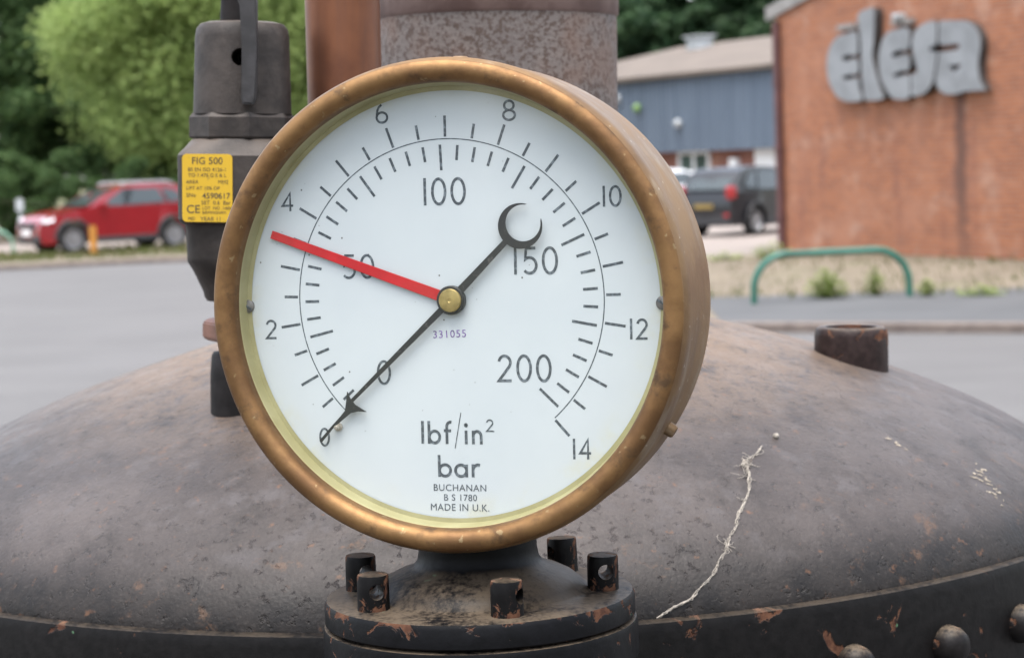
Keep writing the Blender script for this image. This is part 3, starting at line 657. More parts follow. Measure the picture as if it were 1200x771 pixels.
weed('scrubby weed at the brick wall corner by the drainpipe', 905, 303, .30, .28, 300)
weed('low straggly weeds between the hoop rail and the gauge', 850, 305, .16, .25, 120)
weed('flat low weed near the pavement edge at the right', 1150, 346, .14, .22, 120)

# ============================================================ BOILER
BR, BX, BYF, BZ, BH = .468, -.0288, 1.2, CAM.z - .271, .1740
BY = BYF + BR
def dome_z(r):
    r = min(max(r / BR, 0), 1); return (BH - .068) * (1 - r ** 1.49) ** (1 / .80) + .068 * sqrt(max(0, 1 - r ** 5.5))
def dome_hit(px, py):
    d = ray(px, py); t = 1.15 / d.y
    for i in range(4000):
        p = CAM + d * t; r = sqrt((p.x - BX) ** 2 + (p.y - BY) ** 2)
        if r < BR and p.z <= BZ + dome_z(r): return p
        t += .0004
    return CAM + d * (1.6 / d.y)
boiler = thing('boiler', 'domed black iron boiler top with dusty rust-freckled paint and a riveted band', 'boiler', (BX, BY, 0))
bm = B(); prof = [(BR * sin(i / 90 * pi / 2), dome_z(BR * sin(i / 90 * pi / 2))) for i in range(91)]
lathe(bm, prof, 160, False)
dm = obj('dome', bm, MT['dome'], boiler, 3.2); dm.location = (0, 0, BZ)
bm = B(); lathe(bm, [(BR - .012, -.004), (BR - .004, .003), (BR + .002, .0055), (BR + .007, .004), (BR + .009, -.002), (BR + .009, -.115), (BR + .006, -.12), (BR, -.12), (BR, -.9), (BR + .03, -.91), (BR + .03, -BZ), (BR - .03, -BZ)], 160, False)
sh = obj('shell', bm, MT['shell'], boiler, .7); sh.location = (0, 0, BZ)
rv = [dome_hit(1, 1)] and None
def rivet_ang(px, py):
    best = min((abs((600 + FPX * ((CAMP := V((BX + (BR + .012) * sin(a), BY - (BR + .012) * cos(a), BZ - .034)) - CAM).dot(rt)) / CAMP.dot(fw)) - px), a) for a in [i * .0005 for i in range(-1800, 1900)]); return best[1]
a0 = rivet_ang(1003, 760); a1 = rivet_ang(1114, 755); da = a1 - a0
rme = None
for k in range(-22, 11):
    a = a0 + k * da
    if rme is None:
        bm = B(); lathe(bm, [(.0, .0145), (.0055, .0138), (.0095, .0112), (.0118, .0068), (.0125, 0)], 28, False)
        o = obj('rivet', bm, MT['rivet'], boiler, 3.2); rme = o
    else:
        o = rme.copy(); COL.objects.link(o); o.parent = boiler
    o.location = ((BR + .0085) * sin(a), -(BR + .0085) * cos(a), BZ - .0345)
    o.rotation_euler = (pi / 2, 0, a)
p = dome_hit(998, 422); bm = B()
lathe(bm, [(.024, -.05), (.0280, -.03), (.0276, .007), (.0266, .0118), (.0245, .0135), (.0195, .0135), (.0185, .012), (.0182, -.01), (0, -.01)], 48, False)
o = obj('pipe_socket', bm, MT['socket'], boiler, .7); o.location = (p.x - BX, p.y - BY, p.z + .012); o.rotation_euler = (0, R_(1.5), 0)
p = dome_hit(998, 432); bm = B(); 
# dusty thread of old cobweb lying on the dome
th = thing('cobweb_strand', 'frayed pale strand of dusty cobweb trailing down the boiler dome', 'cobweb')
key = [(893, 524), (884, 534), (874, 545), (878, 560), (877, 574), (868, 600), (860, 620), (855, 632), (847, 650), (839, 666), (824, 686), (809, 701), (790, 712), (769, 724)]
kp = [dome_hit(*k) for k in key]
def nrm(p):
    v = V((p.x - BX, p.y - BY, 0)); r = v.length; s = (dome_z(r - .002) - dome_z(r + .002)) / .004
    return (V((v.x / r * s, v.y / r * s, 1))).normalized()
path = catmull(kp, 8, False)
bm = B(); rg = random.Random(3)
for s in range(5):
    ph = rg.random() * 6; am = rg.uniform(.0004, .0016); pts = []; rad = []
    for i, q in enumerate(path):
        nn = nrm(q); sd_ = nn.cross(V((0, 0, 1))).normalized(); fat = 1 + .8 * max(0, sin(i * .35)) + (1.2 if i > 84 else 0)
        pts.append(q + nn * (.0007 + .0006 * sin(i * .9 + ph * 2)) + sd_ * am * sin(i * .45 + ph) + V((rg.gauss(0, .0003), rg.gauss(0, .0003), rg.gauss(0, .0002)))); rad.append(.00017 * rg.uniform(.5, 1.6) * fat)
    tube(bm, pts, rad, 5)
for j in range(44):                                          # tangled clumps and loose fibres
    c = path[rg.choice([8, 12, 14, 15, 16, 17, 18, 18, 20, 24, 36, 40, 58, 60, 62])]; nn = nrm(c); sd_ = nn.cross(V((0, 0, 1))).normalized(); tt = sd_.cross(nn)
    pts = []; q = c + nn * .001
    dirv = (sd_ * rg.gauss(0, 1) + tt * rg.gauss(0, 1)).normalized() * .0009
    for i in range(rg.randint(4, 8)):
        pts.append(q.copy()); dirv = (dirv * .8 + (sd_ * rg.gauss(0, .0007) + tt * rg.gauss(0, .0007))); q = q + dirv + nn * rg.uniform(-.0003, .0006)
    tube(bm, pts, .00016, 4)
c0 = path[16]
for j in range(16):
    nn = nrm(c0); sd_ = nn.cross(V((0, 0, 1))).normalized(); tt = sd_.cross(nn); q0 = c0 + sd_ * rg.gauss(.0006, .0016) + tt * rg.gauss(0, .0016) + nn * .001; r1, r2, ph = rg.uniform(.0006, .0018), rg.uniform(.0005, .0014), rg.random() * 6
    tube(bm, [q0 + sd_ * r1 * cos(k * .7 + ph) + tt * r2 * sin(k * .7) + nn * .0006 * sin(k * 1.3) for k in range(9)], .00022, 4)
raw('strand', bm, MT['web'], th, 3.2)
c = dome_hit(909, 513); bm = B(); bmesh.ops.create_icosphere(bm, subdivisions=2, radius=.0021)
for v in bm.verts: v.co *= rg.uniform(.75, 1.2)
o = obj('seed_speck', bm, MT['web'], None, 3.2); o.location = c + nrm(c) * .0014; tag(o, 'tiny white speck on the dome above the cobweb strand', 'speck')
# pale droppings dried on the dome
def splat(label, pts, w):
    bm = B()
    for i, (px, py, l) in enumerate(pts):
        c = dome_hit(px, py); nn = nrm(c); sd_ = nn.cross(V((0, 0, 1))).normalized(); tt = sd_.cross(nn); ring = []
        an = rg.uniform(.5, 1.0)
        ax = sd_ * cos(an) + tt * -sin(an) * -1; bx = nn.cross(ax)
        cv = bm.verts.new(c + nn * .0007)
        for k in range(12):
            th_ = 2 * pi * k / 12; r = rg.uniform(.4, 1.3); ring.append(bm.verts.new(c + ax * cos(th_) * l * r + bx * sin(th_) * w * r + nn * .0003))
        for k in range(12): bm.faces.new([cv, ring[k], ring[(k + 1) % 12]])
    return tag(raw('bird_dropping', bm, MT['dropping'], None, 3.2), label, 'bird dropping')
def flecks(px0, py0, px1, py1, n_, sx, lmax):
    o_ = []
    for i in range(n_):
        t_ = rg.random(); o_.append((px0 + (px1 - px0) * t_ + rg.gauss(0, sx), py0 + (py1 - py0) * t_ + rg.gauss(0, sx * .6), rg.uniform(.15, 1) ** 2 * lmax))
    return o_
splat('thin pale dried dropping on the dome below the pipe socket', flecks(1036, 510, 1066, 530, 12, 1.2, .0034), .0008)
splat('streaky pale dried dropping on the dome by the right edge', flecks(1144, 548, 1178, 592, 26, 6, .0042), .0009)

# ---- chimney base and copper pipe behind the gauge
c = at(576, 60, 1.67); dz = BZ + dome_z(sqrt((c.x - BX) ** 2 + .002 ** 2)) - .02
t = thing('chimney_base', 'wide grey rust-speckled iron chimney base rising behind the gauge', 'chimney', (c.x, 1.67, 0), None, (0, R_(-1.2), 0)); 
t.location = (c.x + R_(1.2) * 0, 1.67, 0)
cr = 138.5 * 1.67 / FPX; ztop = at(584, 13, 1.58).z
off_x = c.x; t.location = (0, 0, 0); t.rotation_euler = (0, 0, 0)
t.location = (c.x, 1.67, dz); t.rotation_euler = (0, R_(1.4), 0)
bm = B(); lathe(bm, [(cr + .012, -.03), (cr + .012, .012), (cr, .02), (cr, ztop - dz)], 96, False); obj('barrel', bm, MT['chimney'], t, .8)
bm = B(); lathe(bm, [(cr - .001, ztop - dz - .001), (cr + .0015, ztop - dz + .002), (cr + .0015, ztop - dz + .022), (cr - .012, ztop - dz + .03), (cr - .02, ztop - dz + .03), (cr - .02, ztop - dz + .8), (cr - .035, ztop - dz + .8)], 96, False); obj('collar', bm, MT['lip'], t, .8)
c = at(395, 60, 1.47); t = None
zb = BZ + dome_z(sqrt((c.x - BX) ** 2 + (1.47 - BY) ** 2)) - .01
bm = B(); pr_ = 43.5 * 1.47 / FPX
lathe(bm, [(pr_ + .008, 0), (pr_ + .008, .012), (pr_, .016), (pr_, .55)], 48, True)
o = obj('copper_pipe', bm, MT['copper'], None, .7); o.location = (c.x + .001, 1.47, zb); o.rotation_euler = (0, R_(.9), 0); tag(o, 'upright brown copper pipe between the safety valve and the chimney base', 'pipe')

# ============================================================ SAFETY VALVE
base = dome_hit(285, 472); VY = base.y; k_ = VY / FPX
vt = thing('safety_valve', 'weathered bronze safety valve with a hanging lever and a yellow data tag', 'safety valve', (base.x, VY, base.z - .002), None, (0, R_(2.6), 0))
def vz(py): return (472 - py) * k_ + .002
def vr(w): return w * k_
bm = B(); lathe(bm, [(vr(38), -.02), (vr(38.5), vz(440)), (vr(37), vz(416)), (vr(35), vz(412)), (vr(28), vz(411)), (vr(28), vz(398))], 40, True); obj('pipe_stub', bm, MT['stub'], vt, .7)
bm = B(); lathe(bm, [(vr(40), vz(399)), (vr(48), vz(395)), (vr(48), vz(377)), (vr(41), vz(372)), (vr(30), vz(371)), (vr(30), vz(345))], 6, True)
bmesh.ops.bevel(bm, geom=bm.edges[:], offset=.0008, segments=2, affect='EDGES'); obj('union_nut', bm, MT['coppernut'], vt, .5)
# body: square-fronted casting with rounded corners blended to round below
def sqring(bm, w, z, pw, n=64):
    r = []
    for k in range(n):
        a = 2 * pi * k / n; c_, s_ = cos(a), sin(a); d = (abs(c_) ** pw + abs(s_) ** pw) ** (-1 / pw); r.append(bm.verts.new((c_ * d * w, s_ * d * w, z)))
    return r
bm = B(); rings = []
for w, py, pw in ((30, 352, 2), (42, 351, 2), (45, 346, 2), (46, 340, 2.2), (57, 316, 2.4), (63, 305, 2.8), (63, 298, 3), (63, 268, 3.4), (64, 262, 4), (68, 259, 5), (69.5, 255, 6), (70, 190, 6), (70, 182, 6), (67, 178, 6), (60, 167, 3), (58, 163, 2), (30, 162, 2)):
    rings.append(sqring(bm, vr(w), vz(py), pw))
for A, C in zip(rings, rings[1:]):
    for k in range(64): bm.faces.new([A[k], A[(k + 1) % 64], C[(k + 1) % 64], C[k]])
bm.faces.new(rings[0]); bm.faces.new(rings[-1])
obj('valve_body', bm, MT['valve'], vt, .6)
bm = B(); lathe(bm, [(vr(50), vz(164)), (vr(61), vz(162)), (vr(62), vz(160)), (vr(62), vz(138)), (vr(58), vz(133)), (vr(40), vz(132))], 8, True)
o = obj('hex_collar', bm, MT['valve'], vt, .4, M.Rotation(R_(14), 4, 'Z'))
# cap with a sight hole (cut through)
bm = B(); lathe(bm, [(vr(57), vz(134)), (vr(56.5), vz(120)), (vr(54.5), vz(45)), (vr(53), vz(36)), (vr(48), vz(30)), (vr(40), vz(28)), (0, vz(28))], 64, True)
cap = obj('valve_cap', bm, MT['valve'], vt, .7)
bm = B(); lathe(bm, [(vr(10), -.01), (vr(10), .03)], 24, True); cut = obj('cutter', bm, MT['greenin']); cut.matrix_world = M.Translation((vr(4), -vr(55), vz(70))) @ M.Rotation(-pi / 2, 4, 'X')
def cut_mesh(o, cutters):
    """boolean-cut a mesh and keep only the result"""
    for cc_ in cutters:
        md = o.modifiers.new('cut', 'BOOLEAN'); md.operation = 'DIFFERENCE'; md.object = cc_; md.solver = 'EXACT'
    par = o.parent; o.parent = None
    bpy.context.view_layer.update(); dg = bpy.context.evaluated_depsgraph_get()
    me = bpy.data.meshes.new_from_object(o.evaluated_get(dg), preserve_all_data_layers=True, depsgraph=dg)
    o.modifiers.clear(); old = o.data; o.data = me; bpy.data.meshes.remove(old); o.parent = par
    for cc_ in cutters: m_ = cc_.data; bpy.data.objects.remove(cc_); bpy.data.meshes.remove(m_)
    me.set_sharp_from_angle(angle=.6)
cut_mesh(cap, [cut])
bm = B(); lathe(bm, [(vr(15), vz(26)), (vr(14), vz(10)), (vr(13), vz(-30)), (0, vz(-30))], 24, True); obj('spindle', bm, MT['stub'], vt, .7, M.Translation((-vr(11), 0, 0)))
# lever: bent flat bar hanging in front of the cap
lv = [(-14, -30), (-6, -38), (8, -30), (20, -12), (25, 8), (25, 60), (24, 118), (21, 124), (9, 124), (7, 118), (8, 60), (8, 14), (3, 0), (-6, -10), (-14, -14)]
bm = B(); prism(bm, [(vr(x), vz(y)) for x, y in lv], -vr(72), -vr(58), lambda x, y, z: V((x, z, y)), .0012); obj('lever', bm, MT['lever'], vt, .6)
# yellow tag
TW, TH = vr(57), vr(77); tg0 = (vr(-31.5), vz(219)); ty = -vr(70) - .0006
bm = B(); rr = .003; pts = []
for cx, cz, a0_ in ((1, 1, 0), (-1, 1, 90), (-1, -1, 180), (1, -1, 270)):
    for k in range(6): a = R_(a0_ + k * 18); pts.append((cx * (TW / 2 - rr) + rr * cos(a), cz * (TH / 2 - rr) + rr * sin(a)))
prism(bm, pts, ty, ty + .0008, lambda x, y, z: V((x + tg0[0], z, y + tg0[1])))
tagp = obj('data_tag', bm, MT['tag'], vt, .5); tagp['label'] = 'yellow data tag printed FIG 500'
def textmesh(name, s, size, pos, m, parent, rot=(pi / 2, 0, 0), align='CENTER', ext=.00004, offset=0, spacing=1.0, xs=1.0):
    cu = bpy.data.curves.new(name, 'FONT'); cu.body = s; cu.size = size; cu.align_x = align; cu.extrude = ext; cu.offset = offset; cu.space_character = spacing; cu.resolution_u = 4
    o = bpy.data.objects.new(name, cu); COL.objects.link(o); bpy.context.view_layer.update()
    me = bpy.data.meshes.new_from_object(o.evaluated_get(bpy.context.evaluated_depsgraph_get())); bpy.data.objects.remove(o); bpy.data.curves.remove(cu)
    me.materials.clear(); me.materials.append(m); o = bpy.data.objects.new(name, me); COL.objects.link(o); o.parent = parent; o.location = pos; o.rotation_euler = rot; o.scale = (xs, 1, 1); return o
lines = [('FIG 500', 8.0, -30, 0, 'C'), ('BS EN ISO 4126-1', 4.3, -20.5, 0, 'C'), ('TO 1.475 G S & L', 4.3, -14, 0, 'C'), ('AREA', 4.2, -6.5, -24, 'L'), ('MM2', 4.2, -6.5, 24, 'R'), ('LIFT AT 10% OP', 4.0, .5, -24, 'L'), ('SNo', 4.6, 8.5, -24, 'L'), ('4590617', 6.6, 9.5, 26, 'R'), ('SET  0.6  Bar', 4.6, 17, -7, 'L'), ('LOT  NO  1/60C', 3.6, 23, -6, 'L'), ('CE', 9.5, 25, -16, 'C'), ('BIRMINGHAM', 3.2, 28, -6, 'L'), ('YEAR 11', 4.8, 35.5, 4, 'C'), ('PED', 3.4, 35, -18, 'C')]
for s, h, y, x, al in lines:
    textmesh('tag_text', s, vr(h * 1.38), (tg0[0] + vr(x), ty - .00012, tg0[1] - vr(y + h * .35)), MT['tagink'], tagp, align={'C': 'CENTER', 'L': 'LEFT', 'R': 'RIGHT'}[al], offset=.00005 if h > 6 else 0)

# ============================================================ PRESSURE GAUGE
GY = 1.08; TH_ = R_(-15.94)
G = at(526.14, 350.43, GY)
gm = M.Translation(G) @ M.Rotation(TH_, 4, 'Z') @ M.Rotation(R_(-.82), 4, 'X') @ M.Rotation(R_(.717), 4, 'Y')
gauge = thing('pressure_gauge', 'round brass pressure gauge with white dial, black pointer and red hand', 'pressure gauge'); gauge.matrix_world = gm
gi = gm.inverted(); gnv = (gm.to_3x3() @ V((0, -1, 0))).normalized()
def D(px, py, lift=0.0):           # survey point on the dial plane (or a plane lifted off it) -> local (x, z)
    q = gi @ atp(px, py, G + gnv * lift, gnv); return (q.x, q.z)
RX = M.Rotation(pi / 2, 4, 'X')    # lathe axis Z -> local -Y (towards the viewer)
MM = .001
ORR, IRR = .1245, .1120
SH = M.Translation((.0010, 0, -.0034)) @ RX     # the case sits a hair low on the dial centre
bm = B(); lathe(bm, [(.0, -.063), (.110, -.063), (.119, -.061), (.1228, -.057), (.1236, -.048), (.1240, -.02), (.1247, .004), (.1249, .008), (.1244, .0125), (.1232, .0152), (.1226, .0150)], 160, False); obj('case', bm, MT['case'], gauge, .7, SH)
pf = [(.1226, .0140), (.1232, .0150)]
for k in range(13):
    a = R_(35 + k * 11); pf.append((.1183 + .0060 * cos(a), .0122 + .0060 * sin(a)))
pf += [(.1124, .0115), (.1122, .0085)]
bm = B(); lathe(bm, pf, 200, False); obj('bezel', bm, MT['bezel'], gauge, 1.2, SH)
bm = B(); lathe(bm, [(.1123, .0088), (.1108, .0006), (.1085, .0005)], 160, False); obj('inner_ring', bm, MT['yellow'], gauge, 1.0, SH)
bm = B(); lathe(bm, [(.1185, -.003), (.1185, 0), (0, 0)], 128, False); dial = obj('dial', bm, MT['dial'], gauge, .5, RX)
bm = B(); lathe(bm, [(.1118, .0078), (.0, .0078)], 128, False); obj('glass', bm, MT['glass'], gauge, .5, SH)
# ---- printed marks (flat ink on the dial)
INK = B(); ink_z = [0.00006]
def strip(bm, pts, w, closed=False, lift=None):
    if lift is None: ink_z[0] += .0000006; lift = ink_z[0]
    pts = [V((p[0], p[1])) for p in pts]; n = len(pts); Lr = []
    for i in range(n):
        if closed: a, b = pts[(i - 1) % n], pts[(i + 1) % n]
        else: a, b = pts[max(0, i - 1)], pts[min(n - 1, i + 1)]
        d0 = (pts[i] - a); d1 = (b - pts[i])
        if d0.length < 1e-9: d0 = d1
        if d1.length < 1e-9: d1 = d0
        d0.normalize(); d1.normalize(); t = (d0 + d1)
        if t.length < 1e-6: t = d1
        t.normalize(); nn = V((-t.y, t.x)); s = w / 2 / max(.35, nn.dot(V((-d1.y, d1.x)))); s = min(s, w * 1.1)
        Lr.append((bm.verts.new((pts[i].x + nn.x * s, -lift, pts[i].y + nn.y * s)), bm.verts.new((pts[i].x - nn.x * s, -lift, pts[i].y - nn.y * s))))
    for i in range(n if closed else n - 1):
        a, b = Lr[i], Lr[(i + 1) % n]; bm.faces.new([a[0], b[0], b[1], a[1]])
ARC = .0809
def pol(r, deg): a = R_(deg); return (r * ARC * sin(a), r * ARC * cos(a))       # deg clockwise from the top
def bar(v): return -138.3 + v * 276.6 / 14
def psi(v): return bar(v / 14.5038)
strip(INK, [pol(1, -136.5 + i * (psi(200) + 140.3) / 160) for i in range(161)], .00058)
for i in range(1, 29):
    v = i * .5; a = bar(v); L = (1.0125, 1.144) if i % 2 == 0 else (1.0125, 1.104)
    strip(INK, [pol(L[0], a), pol(L[1], a)], .0014)
for i in range(1, 41):
    v = i * 5; a = psi(v); L = (.965, .805) if i % 5 == 0 else (.962, .868)
    strip(INK, [pol(L[0], a), pol(L[1], a)], .0014)
def ell(cx, cy, rx, ry, a0, a1, n=18): return [(cx + rx * cos(R_(a0 + (a1 - a0) * i / n)), cy + ry * sin(R_(a0 + (a1 - a0) * i / n))) for i in range(n + 1)]
GLY = {  # width, list of strokes (closed flag, points); height 1, baseline 0
 '0': (.62, [(1, ell(.31, .5, .27, .46, 0, 360, 32)[:-1])]),
 '1': (.16, [(0, [(.08, 0), (.08, 1)])]),
 '2': (.60, [(0, ell(.30, .71, .24, .24, 170, -38, 16) + [(.05, .045), (.58, .045)])]),
 '4': (.62, [(0, [(.45, 0), (.45, .96), (.04, .30), (.61, .30)])]),
 '5': (.60, [(0, [(.54, .955), (.16, .955), (.12, .55)] + ell(.29, .33, .27, .285, 118, -140, 18))]),
 '6': (.60, [(1, ell(.30, .30, .255, .26, 0, 360, 28)[:-1]), (0, [(.062, .36)] + ell(.40, .44, .34, .53, 188, 108, 12))]),
 '8': (.60, [(1, ell(.30, .27, .255, .235, 0, 360, 28)[:-1]), (1, ell(.30, .73, .205, .225, 0, 360, 28)[:-1])]),
 'l': (.16, [(0, [(.08, 0), (.08, 1)])]),
 'b': (.66, [(0, [(.08, 0), (.08, 1)]), (1, ell(.35, .30, .26, .26, 0, 360, 28)[:-1])]),
 'f': (.40, [(0, [(.15, 0), (.15, .74)] + ell(.34, .76, .19, .20, 180, 75, 10)), (0, [(0, .58), (.36, .58)])]),
 '/': (.36, [(0, [(.0, -.22), (.34, 1.34)])]),
 'i': (.16, [(0, [(.08, 0), (.08, .60)]), (1, ell(.08, .83, .03, .03, 0, 360, 10)[:-1])]),
 'n': (.56, [(0, [(.08, 0), (.08, .60)]), (0, ell(.28, .34, .20, .225, 180, 0, 14) + [(.48, 0)])]),
 'a': (.66, [(1, ell(.31, .30, .26, .26, 0, 360, 28)[:-1]), (0, [(.57, 0), (.57, .58)])]),
 'r': (.36, [(0, [(.08, 0), (.08, .60)]), (0, ell(.32, .30, .24, .27, 180, 68, 10))]),
}
def write(s, px, py, hpx, wpx, gap=.16, sw=.105, slant=0.0):
    """letters centred on a dial point; heights and stroke in photo pixels at the dial's scale"""
    cx, cz = D(px, py); k = GY / FPX; h = hpx * k
    tot = sum(GLY[c][0] for c in s) + gap * (len(s) - 1); wx = wpx * k / .94 / tot
    x = -tot / 2
    for c in s:
        w, st = GLY[c]
        for cl, pts in st:
            strip(INK, [(cx + (x + p[0]) * wx, cz + (p[1] - .5) * h) for p in pts], h * sw if c != '/' else h * .04, bool(cl))
        x += w + gap
for s, px, py, h, w in (('0', 380.5, 512, 22, 12), ('2', 318, 386, 23, 13), ('4', 337, 237, 22, 14), ('6', 447.5, 133.5, 23, 14.5), ('8', 596.5, 129.5, 24, 15.5), ('10', 717, 230, 24, 21), ('12', 748.5, 385.5, 24, 20), ('14', 682, 526, 24, 21)): write(s, px, py, h, w, .2, .12)
for s, px, py, h, w in (('0', 450, 436.5, 29, 16), ('50', 419.5, 312.5, 29, 38), ('100', 520.5, 224.5, 32, 49), ('150', 627.5, 305.5, 32, 50), ('200', 614.5, 431.5, 32, 61)): write(s, px, py, h, w, .2, .105)
write('lbf', 511.5, 506.5, 27, 36, .16, .13); write('/', 537, 506, 27, 8, .1, .1); write('in', 555, 507, 27, 21, .2, .13); write('2', 574, 498.5, 14.5, 8.5, .1, .12)
write('bar', 537, 546, 26, 48, .13, .135)
strip(INK, [D(578, 505.5), D(579.5, 505.5)], .0006)
raw('printed_scale', INK, MT['ink'], dial)
k = GY / FPX
for s, px, py, h, m, xs in (('BUCHANAN', 539, 571, 8.2, 'ink', 1.0), ('B S 1780', 539.5, 582.5, 8.0, 'ink', .98), ('MADE IN U.K.', 539, 594, 8.6, 'ink', .95)):
    x, z = D(px, py); textmesh('printed_text', s, h * k * 1.38, (x, -.00012, z - h * k * .5), MT[m], dial, spacing=1.08, xs=xs)
x, z = D(527, 391); tx = textmesh('number_stamp', '331055', 9.0 * k * 1.38, (x, -.00012, z - 4.5 * k), MT['stamp'], dial, spacing=1.15); tx.rotation_euler = (pi / 2, R_(-2), 0)
# specks on the dial
bm = B(); rg = random.Random(11)
for i in range(34):
    a = rg.random() * 6.28; r = sqrt(rg.random()) * .105; s = rg.choice([.0002, .00025, .0003, .0005]); c = (r * cos(a), r * sin(a))
    bm.faces.new([bm.verts.new((c[0] + s * cos(t_ * pi / 3), -.00004, c[1] + s * sin(t_ * pi / 3))) for t_ in range(6)])
raw('dirt_specks', bm, MT['greyscrew'], dial)
def screw(px, py, r):
    x, z = D(px, py); bm = B(); lathe(bm, [(0, .0016), (r * .7, .0015), (r * .95, .001), (r, 0)], 24, False); bm.transform(RX)
    o = obj('dial_screw', bm, MT['greyscrew'], dial, .8); o.location = (x, 0, z)
    b2 = B(); box(b2, (0, -.00175, 0), (r * 1.7, .0004, r * .3), M.Rotation(.6, 4, 'Y')); s = obj('screw_slot', b2, MT['ink'], o); return o
screw(291, 359, .0036); screw(777, 355, .0036)
x, z = D(397, 500); bm = B(); lathe(bm, [(.0022, 0), (.0022, .0008), (.0013, .001), (.0012, .0042), (.0009, .0046), (0, .0047)], 20, False); o = obj('stop_pin', bm, MT['pin'], dial, .8, RX); o.location = (x, 0, z)
# ---- red hand
LR = .0017; PV = V(D(528, 352, .0035))
tip = V(D(318, 275, LR)); hc = PV.copy(); d = (tip - hc).normalized(); nn = V((-d.y, d.x))
def quad_plate(name, poly, y0, y1, m, bev=.0002, sm=.5, parent=None):
    bm = B(); prism(bm, poly, -y1, -y0, lambda x, y, z: V((x, z, y)), bev); return obj(name, bm, m, parent or gauge, sm)
quad_plate('set_hand', [tuple(hc + nn * .0029), tuple(tip + nn * .0021), tuple(tip - nn * .0021), tuple(hc - nn * .0029)], .0012, .0020, MT['red'])
# ---- pointer: shaft, crescent tail and barbed arrow head as one plate
LP = .0029
P = lambda px, py: V(D(px, py, LP)) - PV
pt = thing('pointer', '', ''); del pt['label']; del pt['category']; pt.parent = gauge; pt.location = (PV.x, 0, PV.y)
cc_ = P(609.5, 265); st = P(411, 471); tp = P(376, 517)
bm = B()
def plate(bm, poly, y0, y1): prism(bm, poly, -y1, -y0, lambda x, y, z: V((x, z, y)))
da_ = (cc_ - V((0, 0))).normalized(); na = V((-da_.y, da_.x)); ro = 26.5 * k
ce = cc_ - da_ * ro * .92
plate(bm, [tuple(na * .0021), tuple(ce + na * .0014), tuple(ce - na * .0014), tuple(-na * .0021)], .0025, .0033)
# crescent: outer circle minus an inner circle pushed outwards, horns open to the upper right
out = []; inn = []; ad = atan2(da_.y, da_.x)
opn = R_(26)
for i in range(41):
    a = ad + opn + (2 * pi - 2 * opn) * i / 40; out.append(cc_ + V((cos(a), sin(a))) * ro)
ri = ro * .80; ci = cc_ + da_ * ro * .185
p0 = out[0]; p1 = out[-1]
b0 = atan2(*(p0 - ci).yx) if False else atan2((p0 - ci).y, (p0 - ci).x); b1 = atan2((p1 - ci).y, (p1 - ci).x)
while b1 < b0: b1 += 2 * pi
for i in range(1, 40):
    a = b0 + (b1 - b0) * i / 40; inn.append(ci + V((cos(a), sin(a))) * min(ri, ri))
poly = [tuple(q) for q in out] + [tuple(q) for q in inn[::-1]]
plate(bm, poly, .00251, .00329)
db = (st - V((0, 0))).normalized(); nb = V((-db.y, db.x))
plate(bm, [tuple(nb * .0017), tuple(nb * .0009 + st), tuple(-nb * .0009 + st), tuple(-nb * .0017)], .00249, .00331)
sp_ = [P(407, 459), P(410, 466), P(416, 474), P(429.5, 482.5), P(420, 482), P(411, 484), P(404, 490), P(392, 500), P(377, 518.5), P(374.5, 516), P(389, 499), P(399, 488), P(404.5, 481), P(406, 470)]
plate(bm, [tuple(q) for q in sp_], .00247, .0034)
obj('needle', bm, MT['pointer'], pt)
bm = B(); lathe(bm, [(.0074, .0006), (.0074, .0036), (.0070, .0040), (0, .0040)], 40, False); obj('hub_ring', bm, MT['pointer'], pt, .6, RX)
bm = B(); lathe(bm, [(.0059, .0041), (.0059, .0049), (.0055, .0054), (.0030, .0056), (.0010, .0056), (.0008, .0054), (0, .0054)], 40, False); obj('hub_cap', bm, MT['hub'], pt, .6, RX)
# ---- small screws on the case rim
def rim_screw(deg, y, r, h):
    a = R_(deg); p_ = V((.1243 * sin(a) + .001, y, .1243 * cos(a) - .0034)); bm = B(); lathe(bm, [(r, -.004), (r, h * .7), (r * .8, h), (0, h)], 20, False)
    o = obj('case_screw', bm, MT['case'], gauge, .7); o.location = p_; o.rotation_euler = (0, a, 0)
rim_screw(2, .012, .0042, .0018); rim_screw(121, .022, .0036, .0040)

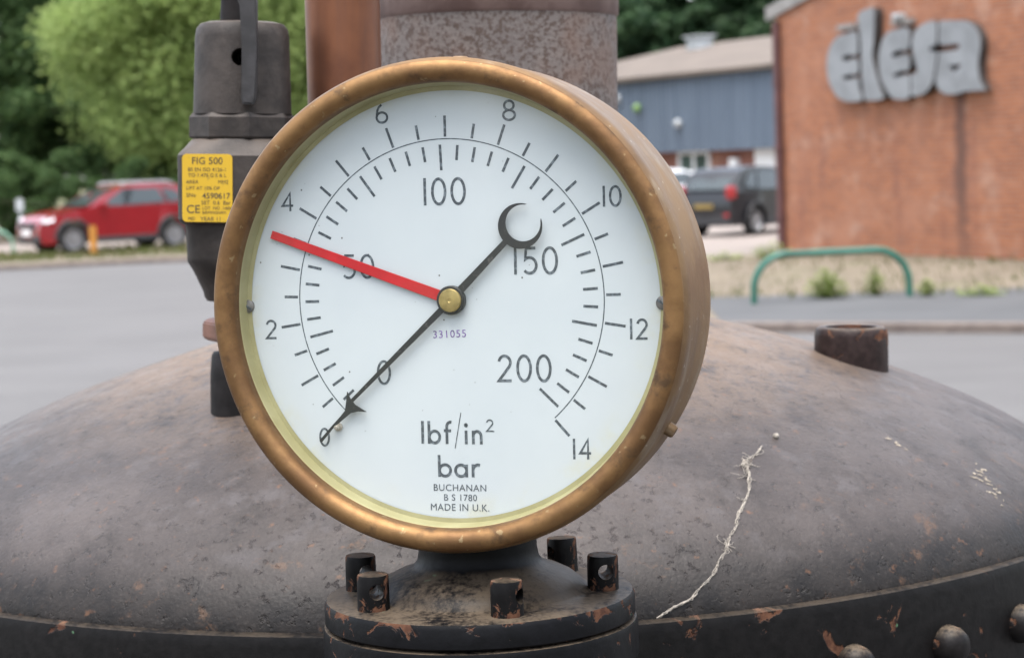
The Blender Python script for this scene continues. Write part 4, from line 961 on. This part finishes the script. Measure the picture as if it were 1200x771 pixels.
# ============================================================ FLANGED STAND UNDER THE GAUGE
nc = gm @ V((0, .036, 0)); FY = nc.y
fc_ = at(562, 692, FY)
fz = fc_.z
stand = thing('gauge_stand', 'chipped black flanged pipe stand with drilled studs carrying the gauge', 'pipe flange', (fc_.x, FY, fz))
FR = 184 * FY / FPX
zc = (G.z - .1150) - fz
bm = B(); lathe(bm, [(FR - .01, -.0135), (FR - .001, -.0135), (FR, -.0125), (FR, -.003), (FR - .0012, -.0008), (FR - .004, 0), (.060, .0004), (.0575, .0014), (.0545, .0046), (.050, .0082), (.044, .0112), (.038, .0132), (.0345, .0150), (.0322, .0180), (.0312, .0235), (.0312, zc + .004), (.028, zc + .006)], 128, False)
obj('flange', bm, MT['flange'], stand, .75)
bm = B(); lathe(bm, [(FR - .012, -.0137), (FR - .0045, -.0140), (FR + .0005, -.0150), (FR + .0012, -.0175), (FR + .0012, -.034), (FR - .001, -.036), (.045, -.036), (.040, -.040), (.036, -.05), (.036, -.22), (.02, -.22)], 128, False)
obj('lower_flange', bm, MT['flange'], stand, .75)
bm = B(); tube(bm, [(0, 0, -.18), (0, .004, -.215), (0, .02, -.24), (0, .05, -.25), (0, BYF - FY + .03, -.25)], .036, 32); raw('elbow_pipe', bm, MT['flange'], stand, 1.0)
BC = .0655; sr = 18.5 * FY / FPX; shh = 40 * FY / FPX
for i, (ang, hole, tilt, hh) in enumerate(((-6, -80, 1.5, 1.0), (46, -150, -2, 1.0), (-77, -28, 0, .97), (-145, -72, 1, 1.0), (166, -62, 1, 1.02))):
    a = R_(ang); bm = B(); H_ = shh * hh
    rj = random.Random(i); n_ = 40
    lathe(bm, [(sr * 1.03, -.004), (sr * 1.01, .0008), (sr * 1.0, .0016), (sr, H_ * .5), (sr * .98, H_ - .0012), (sr * .93, H_), (0, H_ + .0002)], n_, True)
    o = obj('stud', bm, MT['stud'], stand, .7)
    hb2 = B(); lathe(hb2, [(.0040, -.03), (.0040, .03)], 24, True); ct = obj('cutter', hb2, MT['stud']); ct.matrix_world = M.Translation((0, 0, H_ * .56)) @ M.Rotation(R_(hole), 4, 'Z') @ M.Rotation(pi / 2, 4, 'Y')
    cut_mesh(o, [ct])
    o.location = (BC * cos(a), BC * sin(a), .0005); o.rotation_euler = (R_(tilt), R_(tilt * .5), 0)
print('G', G, 'flange', fc_, 'FR', FR, 'valve', base, 'dome', BZ)
